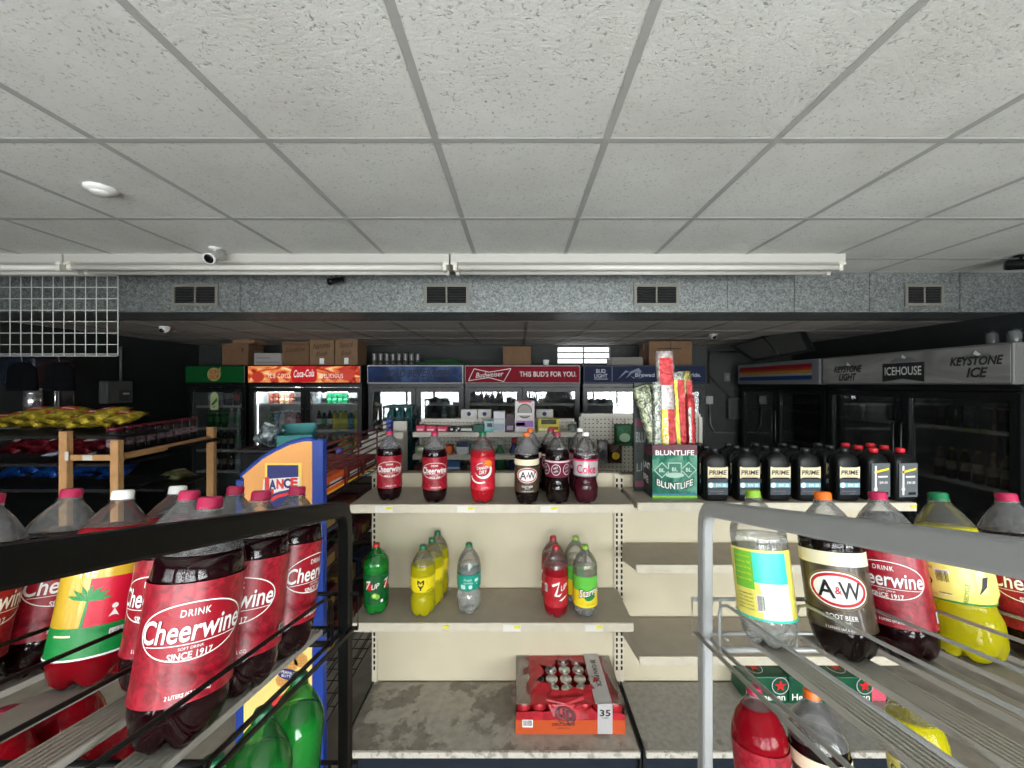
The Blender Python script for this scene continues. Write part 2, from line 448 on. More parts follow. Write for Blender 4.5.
# ================================================================== strip lights
TUBEM = mat('fluorescent tube', rgb(205, 204, 196), .3)
HOUSE = mat('white enamel', rgb(176, 175, 168), .4)
SOCK = mat('yellowed plastic', rgb(205, 203, 192), .5, var=.2, scale=40)
xs = [XL+.03, PX(65, 2.585), PX(450, 2.585), PX(845, 2.585)]
for i, lb in enumerate(('white fluorescent strip light above the wire grid panel', 'white fluorescent strip light with the small white camera in front of it', 'white fluorescent strip light whose end stops over the third duct vent')):
    a, c = xs[i], xs[i+1]
    t = thing('strip_light', lb, 'ceiling light', ((a+c)/2, 2.62, ZT), group=None)
    h = (c-a)/2-.006
    MB().prism([(-h, -.05, 0), (-h, -.045, -.055), (-h, -.02, -.065), (-h, .09, -.065), (-h, .115, -.055), (-h, .12, 0)], (2*h, 0, 0)).obj('housing', HOUSE, t)
    for y in (-.03, .075):
        MB().tube([(-h+.05, y, -.088), (h-.05, y, -.088)], .019, 14).obj('tube', TUBEM, t)
    for sx in (-1, 1):
        m = MB()
        for y in (-.03, .075):
            m.rbox(sx*(h-.03)-.014, sx*(h-.03)+.014, y-.022, y+.022, -.112, -.05, .006)
        m.rbox(sx*(h-.02)-.02, sx*(h-.02)+.02, -.056, .1, -.075, -.058, .004)
        m.obj('lamp_holders', SOCK, t)
# smoke detector
t = thing('smoke_detector', 'round white smoke detector on a ceiling tile', 'smoke detector', (PX(101, 1.709), 1.709, ZT))
MB().lathe([(.044, -.02), (.05, -.015), (.055, -.01), (.057, -.003), (.057, 0)], 40).obj('base', mat('white plastic', rgb(225, 225, 220), .4), t)
MB().lathe([(.010, -.031), (.026, -.03), (.034, -.025), (.037, -.02)], 40).obj('cap', mat('white plastic', (0, 0, 0)), t)

# cameras
def bullet_cam(label, loc, rz, tilt, m, L=.085, r=.028, drop=.05):
    t = thing('security_camera', label, 'security camera', loc)
    MB().lathe([(.03, -.012), (.036, -.004), (.036, 0)], 24).obj('mount', m, t)
    MB().tube([(0, 0, -.01), (0, 0, -drop)], .009, 10).obj('bracket', m, t)
    R = Matrix.Translation((0, 0, -drop-.012)) @ Matrix.Rotation(rz, 4, 'Z') @ Matrix.Rotation(PI/2+tilt, 4, 'X')
    bd = MB().lathe([(r*.8, -L*.55), (r, -L*.5), (r, L*.42), (r*1.05, L*.45), (r*1.05, L*.6), (r*.9, L*.6)], 24, M=R).obj('housing', m, t)
    MB().lathe([(r*.85, L*.605), (r*.55, L*.62)], 20, M=R).obj('lens', mat('black lens', rgb(8, 8, 10), .08), bd)
    return t
WPL = mat('camera white', rgb(215, 215, 212), .35); BPL = mat('camera black', rgb(14, 15, 16), .3)
bullet_cam('small white bullet security camera pointing down from the ceiling', (PX(215, 2.46), 2.46, ZT), .1, .5, WPL, .11, .033, .045)
# black camera under the duct
bullet_cam('small black bullet security camera in front of the galvanised duct', (PX(336, 2.93), 2.93, ZT-.012), -.7, .35, BPL, .1, .026, .06)
bullet_cam('black security camera at the edge of the ceiling beyond the strip lights', (PX(1021, 2.6), 2.6, ZT), .9, .1, BPL, .13, .035, .05)
def dome_cam(label, loc, m1):
    t = thing('security_camera', label, 'security camera', loc)
    MB().lathe([(.042, -.02), (.046, -.01), (.046, 0)], 24).obj('mount', m1, t)
    MB().lathe([(.012, -.062), (.03, -.052), (.04, -.034), (.042, -.02)], 24).obj('shell', m1, t)
    R = Matrix.Translation((0, -.028, -.042)) @ Matrix.Rotation(PI/2, 4, 'X')
    MB().lathe([(.02, 0), (.016, .016)], 20, M=R).obj('lens', mat('black lens', (0, 0, 0)), t)
dome_cam('little white dome camera under the dark back ceiling above the electrical box', (PX(165, 3.75), 3.75, ZL), WPL)
dome_cam('little grey dome camera under the back ceiling above the wall conduit', (PX(713, 4.3), 4.3, ZL), mat('camera grey', rgb(150, 152, 150), .4))

# wire grid panel
t = thing('wire_grid_panel', 'white wire grid panel hanging in front of the duct', 'wire grid', (0, 2.80, ZC))
GW = mat('white wire', rgb(205, 208, 205), .4)
m = MB(); x1 = PX(118, 2.80); x0 = x1-.0785*18; z0, z1 = PZ(356, 2.80)-ZC, PZ(276, 2.80)-ZC
for k in range(19): m.tube([(x1-.0785*k, 0, z0), (x1-.0785*k, 0, z1)], .0028, 6)
n = 7
for k in range(n+1): m.tube([(x0, -.005, z0+(z1-z0)*k/n), (x1, -.005, z0+(z1-z0)*k/n)], .0028, 6)
m.tube([(x0, -.005, z0+.014), (x1, -.005, z0+.014)], .0028, 6)
m.obj('wire_mesh', GW, t)
for x in (x1-.25, x1-1.0): MB().tube([(x, -.004, z1-.004), (x, -.004, .87)], .003, 6).obj('hanger_wire', GW, t)
# ================================================================== two-litre bottles
PET = glassy('clear bottle plastic', (.93, .93, .93), .035, .055, (.62, .62, .60), .11)
PETC = clear_skin('wet bottle plastic')
PETM = glassy('misted bottle plastic', (.82, .83, .84), .035, .17, (.5, .5, .5), .11)
PETG = glassy('green bottle plastic', (.36, .90, .46), .05, .06, (.02, .45, .12), .11)
PETR = glassy('tinted bottle plastic', (.9, .9, .9), .05, .06, (.6, .6, .6), .11)
COLA = mat('cola', (.005, .002, .002), .09, 0, .5)
WINE = mat('dark cherry soda', (.009, .0008, .002), .09, 0, .5)
REDL = liquid('red soda', (.55, .006, .02), .7)
REDC = liquid('cherry red soda', (.72, .02, .04), .7, .95)
YELL = liquid('yellow soda', (.90, .82, .015), .82, 1.)
CLRL = glassy('clear soda', (.96, .98, .97), .05, .16, (.8, .84, .84), .11)  # pale mist painted in for the brightness of light bent through the soda
GRNL = liquid('soda behind green plastic', (.16, .85, .30), .7, .95)
DIETL = mat('diet cola', (.05, .006, .012), .14, 0, .5)

def capmat(name, r, g, b): return mat('cap '+name, rgb(r, g, b), .35, var=.04, scale=60)
CAP_PINK = capmat('pink', 172, 34, 76); CAP_WHITE = capmat('white', 235, 235, 232); CAP_GREEN = capmat('green', 16, 104, 64)
CAP_LIME = capmat('lime', 128, 172, 50); CAP_ORANGE = capmat('orange', 222, 106, 32); CAP_RED = capmat('red', 175, 25, 35); CAP_MAR = capmat('maroon', 150, 40, 70)

BR = .0545
PROFILE = [(.026, .004), (.036, .0), (.046, .010), (.052, .026), (.0545, .045), (.0545, .060), (.0535, .066), (.0535, .196), (.0545, .202),
           (.0540, .212), (.0515, .225), (.0465, .238), (.0395, .251), (.0315, .263), (.0240, .273), (.0175, .280), (.0140, .285), (.0135, .288)]
WAIST = [(.026, .004), (.036, .0), (.046, .010), (.053, .028), (.0545, .050), (.0545, .072), (.050, .088), (.0475, .100), (.0495, .112), (.0535, .122), (.0535, .178), (.0545, .186),
         (.0540, .202), (.0505, .220), (.0455, .235), (.0380, .251), (.0305, .263), (.0235, .273), (.0175, .280), (.0140, .285), (.0135, .288)]
def rad_of(prof):
    def f(z):
        for (r0, z0), (r1, z1) in zip(prof[1:], prof[2:]):
            if z0 <= z <= z1: return r0+(r1-r0)*(z-z0)/(z1-z0)
        return prof[-1][0]
    return f
def foot(r, z, a):
    k = max(0., 1-z/.05)
    w = abs(math.cos(2.5*a))
    return r*(1-.16*k*(1-w)**1.5), z+.016*k*(1-w)**2*max(.25, 1-z/.03)
def resample(prof, n=3):
    out = []
    for i in range(len(prof)-1):
        for k in range(n): t = k/n; out.append((prof[i][0]+(prof[i+1][0]-prof[i][0])*t, prof[i][1]+(prof[i+1][1]-prof[i][1])*t))
    return out+[prof[-1]]
_BM = {}
def bottle_meshes(prof, fill, seg=40):
    k = (id(prof), fill, seg)
    if k in _BM: return _BM[k]
    pr = resample(prof, 2)
    f = rad_of(prof)
    dp = [(max(.004, r-.0013), z+.0013) for r, z in pr if z < fill-.002]+[(f(fill)-.0013, fill), (f(fill)*.6, fill+.0004)]
    _BM[k] = (pr, dp); return _BM[k]
def make_bottle(label, prof, fill, pet, drink, cap, lab, group=None, cat='soda bottle', name='soda_bottle', seg=40):
    """lab = (z0, z1, base material, [ink materials], Flat artwork in u,v with v measured from the label's bottom edge)"""
    t = thing(name, label, cat, (0, 0, 0), None, group)
    pr, dp = bottle_meshes(prof, fill, seg)
    b = MB(); f = rad_of(prof); fl = fill if drink is not None else 0
    lo_, hi_ = [p for p in pr if p[1] < fl-.001]+[(f(fl), fl)], [(f(fl), fl)]+[p for p in pr if p[1] > fl+.001]
    b.lathe(lo_, seg, fn=foot, capt=False); b.lathe(hi_, seg, 1, capb=False, capt=False)
    b.lathe([(.0135, .2845), (.017, .2853), (.017, .2872), (.0135, .288)], seg, 1, capb=False, capt=False)
    b.obj('plastic_body', [PETG if pet is PETG else PETC, pet], t)
    if drink is not None: MB().lathe(dp, seg, fn=foot).obj('drink', drink, t)
    def ridge(r, z, a): return (r*(1+.02*math.cos(a*36)) if .289 < z < .301 else r, z)
    MB().lathe([(.0148, .2878), (.0152, .2885), (.0152, .2905), (.0149, .2912), (.0149, .3005), (.0138, .3032), (.0115, .304)], 72, fn=ridge).obj('cap', cap, t)
    if lab is not None:
        z0, z1, base, inks, art = lab
        rf = rad_of(prof)
        m = MB(); n = 8
        m.lathe([(rf(z0+(z1-z0)*i/n)+.0007, z0+(z1-z0)*i/n) for i in range(n+1)], 56, capb=False, capt=False)
        lo = m.obj('label', base, t)
        if art is not None:
            am = MB(); art.wrap(am, BR, z0, .00035, rfn=lambda z: rf(z)+.0007)
            am.obj('lettering', inks, lo)
    return t
def fizz(name, c0, c1, c2, scale=55):
    """printed label picture of bubbles: mottled two-tone print"""
    if name in MATS: return MATS[name]
    m, N, L = new_mat(name)
    out = N.new('ShaderNodeOutputMaterial'); b = N.new('ShaderNodeBsdfPrincipled'); L.new(b.outputs[0], out.inputs[0])
    b.inputs['Roughness'].default_value = .4; b.inputs['Coat Weight'].default_value = .12; b.inputs['Coat Roughness'].default_value = .15
    tc = N.new('ShaderNodeTexCoord'); v = N.new('ShaderNodeTexVoronoi'); v.inputs['Scale'].default_value = scale*3; v.feature = 'F1'
    n = N.new('ShaderNodeTexNoise'); n.inputs['Scale'].default_value = scale; n.inputs['Detail'].default_value = 6; n.inputs['Distortion'].default_value = 1.5
    r = N.new('ShaderNodeValToRGB'); e = r.color_ramp.elements; e[0].position = .38; e[0].color = (*c0, 1); e[1].position = .62; e[1].color = (*c1, 1)
    mx = N.new('ShaderNodeMix'); mx.data_type = 'RGBA'; mx.inputs[7].default_value = (*c2, 1)
    r2 = N.new('ShaderNodeValToRGB'); e = r2.color_ramp.elements; e[0].position = .05; e[0].color = (.45, .45, .45, 1); e[1].position = .14; e[1].color = (0, 0, 0, 1)
    for q in (v, n): L.new(tc.outputs['Object'], q.inputs['Vector'])
    L.new(n.outputs['Fac'], r.inputs[0]); L.new(v.outputs['Distance'], r2.inputs[0]); L.new(r2.outputs[0], mx.inputs[0]); L.new(r.outputs[0], mx.inputs[6]); L.new(mx.outputs[2], b.inputs['Base Color'])
    MATS[name] = m; return m
def satin(name, r, g, b): return mat('label '+name, rgb(r, g, b), .3, coat=.3)

# --- label artwork -------------------------------------------------
def art_cheer():
    a = Flat(); H = .14
    a.ellipse(0, .083, .0605, .0345, 2, 1, 48); a.ring(0, .083, .0605, .0345, .0016, 0, 2, 60)
    a.text('DRINK', 0, .1005, .0085, 0, 3, width=.031, bold=.008, space=1.15)
    a.text('Cheerwine', .0006, .0712, .0262, 3, 3, width=.113, bold=.0125, shear=.12)
    a.text('Cheerwine', 0, .072, .026, 0, 4, width=.113, bold=.016, shear=.1)
    a.rect(-.05, .052, .0675, .0686, 0, 3, 10)
    a.text('SOFT DRINK', 0, .0618, .0034, 0, 3, width=.026)
    a.text('SINCE 1917', 0, .0515, .0078, 0, 3, width=.046, bold=.02)
    a.text('2 LITERS (67.6 FL OZ)', .004, .0085, .0046, 0, 3, width=.046, bold=.02)
    a.rect(.078, .098, .012, .03, 0, 2, 3); a.bars(.08, .096, .014, .028, 4, 3)
    return a
CHEER_BASE = fizz('cherry bubble print', rgb(122, 8, 26), rgb(166, 18, 42), rgb(206, 84, 96))
CHEER_INK = [WHITE, SILVERINK, mat('label cherry', rgb(152, 12, 34), .4), mat('dark red ink', rgb(90, 5, 20), .5), BLACKINK]
LAB_CHEER = (.060, .200, CHEER_BASE, CHEER_INK, art_cheer())
def art_aw():
    a = Flat()
    a.rect(-.085, .085, .115, .14, 4, 1, 20)
    a.ellipse(.0, .073, .052, .036, 5, 1, 48); a.ring(0, .073, .052, .036, .003, 2, 2, 48); a.ring(0, .073, .048, .032, .0025, 0, 2, 48); a.ellipse(0, .073, .045, .029, 3, 2, 48)
    a.ellipse(0, .073, .040, .0245, 0, 3, 40)
    a.text('A', -.0185, .058, .030, 1, 4, width=.028, bold=.016); a.text('W', .018, .059, .029, 1, 4, width=.034, bold=.016)
    a.text('&', .0, .066, .013, 3, 5, width=.010, bold=.012)
    a.text('ROOT BEER', 0, .022, .008, 0, 3, width=.048, bold=.012); a.text('SINCE 1919', 0, .0155, .0038, 0, 3, width=.022)
    a.text('2 LITERS (67.6 FL OZ)', 0, .004, .004, 0, 3, width=.055)
    return a
AW_BASE = mat('barrel wood print', rgb(70, 58, 44), .35, var=.4, scale=45, coat=.3)
LAB_AW = (.055, .195, AW_BASE, [WHITE, BLACKINK, mat('bronze ink', rgb(120, 95, 60), .4), REDINK, CREAMINK, mat('brown ink', rgb(50, 36, 26), .5)], art_aw())
def art_sunkist():
    a = Flat()
    a.ellipse(.004, .085, .040, .036, 0, 1, 40, rot=.15); a.ellipse(.022, .112, .024, .016, 3, 2, 30); a.ellipse(-.002, .087, .034, .028, 1, 2, 36, rot=.15)
    a.text('CANADA', 0, .090, .013, 0, 4, width=.052, bold=.014, shear=.1, slope=.1); a.text('DRY', .002, .070, .016, 0, 4, width=.034, bold=.014, shear=.1, slope=.1)
    a.text('Ginger', 0, .117, .008, 2, 4, width=.03, bold=.008, slope=.12)
    a.ring(-.012, .064, .050, .036, .007, 0, 2, 30, t0=3.3, t1=5.2); a.text('2 LITERS', .01, .008, .0045, 0, 3, width=.03)
    return a
LAB_SUN = (.060, .200, fizz('cranberry print', rgb(180, 18, 40), rgb(215, 40, 62), rgb(240, 110, 120)), [WHITE, mat('crimson ink', rgb(170, 15, 40), .4), BLACKINK, ORANGEINK], art_sunkist())
def art_pepper():
    a = Flat()
    a.rect(-.16, .16, .064, .072, 0, 1, 36)
    for x in (-.104, -.05, .0, .052, .104):
        a.ellipse(x, .034, .021, .024, 0, 1, 26); a.ellipse(x, .034, .018, .021, 1, 2, 26); a.text('DIET', x, .038, .008, 0, 3, width=.022, bold=.012, rot=.3); a.text('cola', x, .024, .009, 0, 3, width=.02, bold=.012, rot=.3)
    return a
LAB_PEP = (.116, .190, satin('maroon', 98, 22, 48), [mat('pale pink ink', rgb(225, 190, 200), .4), mat('plum ink', rgb(70, 12, 34), .4)], art_pepper())
def art_coke():
    a = Flat()
    for x in (-.11, .0, .11):
        a.text('Coke', x+.004, .016, .036, 1, 2, width=.088, bold=.02); 
    a.rect(-.16, .16, .0, .004, 2, 1, 36); a.rect(-.16, .16, .067, .074, 1, 1, 36)
    return a
LAB_COKE = (.118, .192, mat('label silver', rgb(200, 196, 198), .3, .25), [WHITE, mat('diet pink', rgb(215, 30, 85), .4), GREYINK], art_coke())
def art_7up(c):
    a = Flat()
    for x in (-.030, .052):
        a.ellipse(x-.014, .078, .0165, .0165, 1, 1, 28) if c else a
        a.text('7', x-.02, .066, .036, 0, 2, width=.026, bold=.018, shear=.2, slope=.2); a.text('UP', x+.012, .069, .022, 0, 3, width=.034, bold=.016, shear=.15, slope=.2)
    a.ellipse(-.022, .038, .012, .012, 2, 1, 22); a.ellipse(-.010, .032, .011, .011, 2, 1, 22); a.ellipse(-.022, .038, .008, .008, 3, 2, 22)
    a.rect(.004, .015, .006, .018, 0, 1, 2)
    return a
LAB_7UP = (.055, .185, mat('label green print', rgb(10, 92, 42), .3, coat=.3, var=.2, scale=30), [WHITE, REDINK, LIMEINK, mat('pale lime', rgb(200, 225, 120), .4)], art_7up(1))
def art_7r():
    a = Flat()
    for x in (.018, -.12):
        a.shape([(x-.030, .098), (x+.006, .112), (x+.0, .10), (x-.026, .088)], 0, 1); a.shape([(x+.006, .112), (x+.0, .10), (x-.02, .05), (x-.008, .052)], 0, 1)
        a.shape([(x-.02, .05), (x-.008, .052), (x+.018, .062), (x+.004, .046)], 0, 1)
        a.text('UP', x+.026, .074, .024, 0, 3, width=.032, bold=.016, shear=.2, slope=.25)
        a.shape([(x+.0, .030), (x+.03, .044), (x+.045, .046), (x+.014, .028)], 0, 1)
    a.rect(-.05, -.034, .06, .095, 0, 1, 3); a.bars(-.048, -.036, .063, .092, 1, 2, 8)
    return a
LAB_7R = (.055, .185, fizz('cherry print', rgb(165, 18, 32), rgb(195, 30, 45), rgb(225, 70, 80)), [WHITE, BLACKINK], art_7r())
def art_my():
    a = Flat(); x = -.004
    # angular black monogram
    for pts in ([(-.016, .046), (-.010, .046), (-.010, .030), (-.016, .030)], [(-.010, .046), (-.003, .038), (.004, .046), (.004, .039), (-.003, .031), (-.010, .039)], [(.004, .046), (.010, .046), (.010, .028), (.004, .028)],
                [(-.016, .026), (-.009, .026), (-.003, .020), (.003, .026), (.010, .026), (.0, .014), (.0, .006), (-.006, .006), (-.006, .014)]):
        a.shape([(p[0]*1.15+x, p[1]*1.1+.008) for p in pts], 0, 1)
    a.text('mello yello', .034, .010, .0075, 0, 2, width=.032, bold=.012, slope=.15); a.rect(-.16, .16, 0, .002, 2, 1, 36)
    return a
LAB_MY = (.112, .180, satin('yellow', 235, 215, 30), [BLACKINK, WHITE, GREENINK], art_my())
def art_teal():
    a = Flat()
    a.text('Fresh', -.006, .044, .011, 0, 2, width=.036, bold=.012, shear=.15); a.text('sparkling', -.004, .032, .008, 0, 2, width=.044, bold=.008, shear=.15)
    a.rect(.026, .044, .038, .052, 0, 1, 3); a.rect(.032, .040, .006, .032, 0, 1, 2); a.rect(-.038, -.016, .008, .026, 0, 1, 3); a.ellipse(.006, .018, .009, .009, 0, 1)
    return a
LAB_TEAL = (.112, .180, satin('teal', 20, 150, 130), [mat('pale mint', rgb(190, 232, 220), .4)], art_teal())
def art_starry(side=False):
    a = Flat()
    a.rect(-.17, .17, .070, .132, 1, 1, 36)
    a.text('Starry', .012, .050, .036, 2, 3, width=.092, bold=.05, shear=.1, slope=.22); a.text('Starry', .012, .0515, .033, 0, 4, width=.086, bold=.012, shear=.1, slope=.22)
    a.ellipse(.018, .047, .026, .016, 3, 2, 26, rot=.3)
    a.text('lemon lime', .02, .012, .005, 3, 3, width=.036)
    return a
LAB_STAR = (.052, .184, satin('lemon', 240, 215, 45), [WHITE, mat('apple green', rgb(100, 195, 70), .35), BLACKINK, GREENINK], art_starry())
def art_starback():
    a = Flat()
    a.rect(-.055, -.013, .056, .128, 1, 1, 8); a.rect(-.013, .052, .0925, .128, 2, 1, 10); a.rect(-.013, .052, .07, .0925, 2, 1, 10); a.rect(-.003, .052, .004, .07, 3, 1, 10)
    for k in range(5): a.text(('nutrition facts', 'total fat 0g', 'sodium 35mg', 'total carb 65g', 'sugars 64g')[k], -.034, .116-.011*k, .004, 5, 2, width=.034)
    for k in range(5): a.text(('carbonated water', 'citric acid and', 'natural flavors', 'sodium citrate', 'please recycle')[k], -.034, .044-.007*k, .0035, 6, 2, width=.032)
    a.rect(-.012, .004, .016, .048, 0, 2, 3); a.bars(-.0105, .0025, .018, .046, 6, 3, 9)
    a.rect(-.17, .17, .0, .004, 2, 2, 40)
    return a
LAB_STARB = (.055, .188, satin('lemon pale', 236, 226, 110), [WHITE, mat('leaf green', rgb(112, 190, 62), .35), mat('aqua ink', rgb(60, 205, 185), .35), mat('mint white', rgb(225, 238, 222), .35), GREYINK, YELLOWINK, BLACKINK], art_starback())
def art_palm():
    a = Flat()
    a.rect(-.09, .09, .0, .046, 2, 1, 20); a.rect(-.01, .09, .046, .118, 3, 1, 14)
    for k in range(7):
        t = .2+k*.42; x, y = math.cos(t)*.030, math.sin(t)*.026
        a.shape([(-.010, .085), (-.010+x*.6-y*.12, .085+y*.6+x*.12), (-.010+x, .083+y), (-.010+x*.55+y*.12, .085+y*.5-x*.12)], 2, 2)
    a.shape([(-.014, .046), (-.010, .046), (-.008, .085), (-.011, .085)], 2, 2)
    a.text('NE', -.014, .122, .013, 0, 3, width=.022, bold=.016, shear=.1)
    a.ellipse(.024, .072, .004, .004, 0, 2, 12); a.shape([(.018, .056), (.024, .068), (.031, .055), (.026, .058), (.022, .058)], 0, 2)
    for k in range(3): a.rect(-.048, -.022+.004*k, .034-.009*k, .037-.009*k, 4, 2, 4)
    a.rect(.022, .040, .020, .038, 0, 2, 3); a.text('100', .031, .026, .008, 5, 3, width=.014)
    a.rect(-.09, .17, .0, .003, 0, 3, 24); a.rect(.040, .062, .003, .13, 0, 2, 5)
    return a
LAB_PALM = (.050, .188, satin('gold yellow', 205, 168, 48), [WHITE, BLACKINK, mat('palm green', rgb(18, 135, 62), .4), mat('punch red', rgb(205, 22, 52), .4), CREAMINK, GREYINK], art_palm())
def art_md():
    a = Flat()
    a.rect(-.055, -.032, .01, .062, 0, 1, 4); a.rect(-.03, -.008, .012, .058, 3, 1, 4); a.bars(-.028, -.010, .014, .056, 1, 2, 10); a.text('RECYCLE', .012, .02, .006, 2, 2, width=.035, rot=1.4)
    a.shape([(.026, .02), (.040, .034), (.046, .052), (.036, .05), (.032, .034)], 1, 1); a.rect(-.17, .17, .0, .003, 2, 2, 40); a.ring(-.043, .034, .008, .008, .0025, 1, 2, 18)
    return a
LAB_MD = (.104, .178, satin('pale yellow', 238, 230, 120), [mat('buff', rgb(200, 180, 120), .4), BLACKINK, GREENINK, WHITE], art_md())
LAB_GREENLOW = (.05, .13, mat('label green dark', rgb(12, 100, 50), .3, coat=.3), [YELLOWINK, WHITE],
   Flat().text('NATURAL FLAVORS', 0, .05, .006, 0, 1, width=.06).text('lemon lime soda', 0, .035, .005, 0, 1, width=.055).text('2 LITERS', 0, .02, .006, 0, 1, width=.04))

KINDS = {}
def kind(k, **kw): KINDS[k] = kw
kind('cheer', prof=PROFILE, fill=.232, pet=PETM, drink=WINE, cap=CAP_PINK, lab=LAB_CHEER)
kind('aw', prof=PROFILE, fill=.215, pet=PETM, drink=COLA, cap=CAP_ORANGE, lab=LAB_AW)
kind('sun', prof=PROFILE, fill=.226, pet=PET, drink=liquid('bright red soda', (.92, .02, .04), .75), cap=CAP_GREEN, lab=LAB_SUN)
kind('pepper', prof=WAIST, fill=.232, pet=PET, drink=COLA, cap=CAP_MAR, lab=LAB_PEP)
kind('coke', prof=WAIST, fill=.205, pet=PET, drink=DIETL, cap=CAP_WHITE, lab=LAB_COKE)
kind('7up', prof=PROFILE, fill=.228, pet=PETG, drink=GRNL, cap=CAP_RED, lab=LAB_7UP)
kind('7r', prof=PROFILE, fill=.215, pet=PET, drink=REDC, cap=CAP_RED, lab=LAB_7R)
kind('my', prof=WAIST, fill=.225, pet=PET, drink=YELL, cap=CAP_GREEN, lab=LAB_MY)
kind('teal', prof=WAIST, fill=.205, pet=PET, drink=CLRL, cap=CAP_GREEN, lab=LAB_TEAL)
kind('star', prof=PROFILE, fill=.205, pet=PET, drink=CLRL, cap=CAP_LIME, lab=LAB_STAR)
kind('starb', prof=PROFILE, fill=.212, pet=PET, drink=CLRL, cap=CAP_LIME, lab=LAB_STARB)
kind('palm', prof=PROFILE, fill=.245, pet=PET, drink=REDL, cap=CAP_WHITE, lab=LAB_PALM)
kind('md', prof=WAIST, fill=.24, pet=PET, drink=YELL, cap=CAP_GREEN, lab=LAB_MD)
kind('low', prof=PROFILE, fill=.232, pet=PETG, drink=GRNL, cap=CAP_GREEN, lab=LAB_GREENLOW)
PROTO = {}
def bottle(k, label, loc, tilt=0., spin=None, turn=0., group=None):
    """one bottle standing at loc; spin turns its front to the lens unless given"""
    if spin is None: spin = math.atan2(-loc[0], loc[1])
    R = (Matrix.Rotation(tilt, 4, 'X') @ Matrix.Rotation(spin+turn, 4, 'Z')).to_euler()
    if k not in PROTO:
        o = PROTO[k] = make_bottle(label, group=group, **KINDS[k]); o.location = loc; o.rotation_euler = R
        return o
    return dup(PROTO[k], loc, R, label, group)

# ================================================================== centre shelving
CREAM = mat('cream enamel', rgb(200, 192, 167), .4, var=.03, scale=6)
CREAMF = mat('cream shelf edge', rgb(196, 190, 172), .4, var=.06, scale=25)
SHELFG = mat('taupe shelf top', rgb(160, 152, 138), .55, var=.06, scale=12)
UPR = mat('upright cream', rgb(205, 198, 178), .45)
SLOT = mat('slot black', rgb(14, 14, 14), .8)
KICK = mat('navy kick plate', rgb(20, 30, 42), .5)
def dirty(name, base, dark, thr, scale, seed):
    m, N, L = new_mat(name)
    out = N.new('ShaderNodeOutputMaterial'); b = N.new('ShaderNodeBsdfPrincipled'); L.new(b.outputs[0], out.inputs[0]); b.inputs['Roughness'].default_value = .6
    tc = N.new('ShaderNodeTexCoord'); mp = N.new('ShaderNodeMapping'); mp.inputs['Location'].default_value = (seed, seed*.7, 0)
    n = N.new('ShaderNodeTexNoise'); n.inputs['Scale'].default_value = scale; n.inputs['Detail'].default_value = 7; n.inputs['Roughness'].default_value = .62
    n2 = N.new('ShaderNodeTexNoise'); n2.inputs['Scale'].default_value = scale*5; n2.inputs['Detail'].default_value = 4
    r = N.new('ShaderNodeValToRGB'); e = r.color_ramp.elements; e[0].position = thr; e[0].color = (0, 0, 0, 1); e[1].position = thr+.045; e[1].color = (1, 1, 1, 1)
    r2 = N.new('ShaderNodeValToRGB'); e = r2.color_ramp.elements; e[0].position = .35; e[0].color = (*[c*.78 for c in base], 1); e[1].position = .65; e[1].color = (*base, 1)
    mx = N.new('ShaderNodeMix'); mx.data_type = 'RGBA'; mx.inputs[7].default_value = (*dark, 1)
    ml = N.new('ShaderNodeMath'); ml.operation = 'MULTIPLY'
    L.new(tc.outputs['Object'], mp.inputs[0])
    for q in (n, n2): L.new(mp.outputs[0], q.inputs['Vector'])
    L.new(n.outputs['Fac'], r.inputs[0]); L.new(n2.outputs['Fac'], r2.inputs[0]); L.new(r2.outputs[0], mx.inputs[6])
    L.new(r.outputs[0], ml.inputs[0]); L.new(n2.outputs['Fac'], ml.inputs[1]); L.new(ml.outputs[0], mx.inputs[0]); L.new(mx.outputs[2], b.inputs['Base Color'])
    return m
DECKL = dirty('stained deck', rgb(158, 153, 140), rgb(56, 42, 30), .50, 6, 3.3)
DECKR = dirty('scuffed deck', rgb(156, 153, 145), rgb(92, 86, 78), .60, 9, 9.1)
EDGEL = dirty('scuffed edge', rgb(205, 200, 188), rgb(90, 84, 74), .53, 30, 1.7)
GY = 1.94; GX0 = PX(373, GY); GXM = PX(618.5, GY); GX1 = GXM+1.235
ZS1 = PZ(384+120*1, 1.655)  # top shelf
ZSH1, ZSH2, ZDECK = ZC-.516, ZC-1.023, ZC-1.49
TAGW = mat('price tag white', rgb(212, 210, 202), .5); TAGY = mat('price tag yellow', rgb(212, 204, 60), .5)
PTAG = []
def price_tag(parent, x, y, z, w=.075, yel=True, white=True):
    m = MB()
    if white: m.box(x-w/2, x+w/2, y-.0025, y, z-.030, z-.002, 0)
    if yel: m.box(x+w*.12, x+w*.46, y-.0035, y-.0024, z-.0165, z-.005, 1)
    m.obj('price_tag', [TAGW, TAGY], parent)
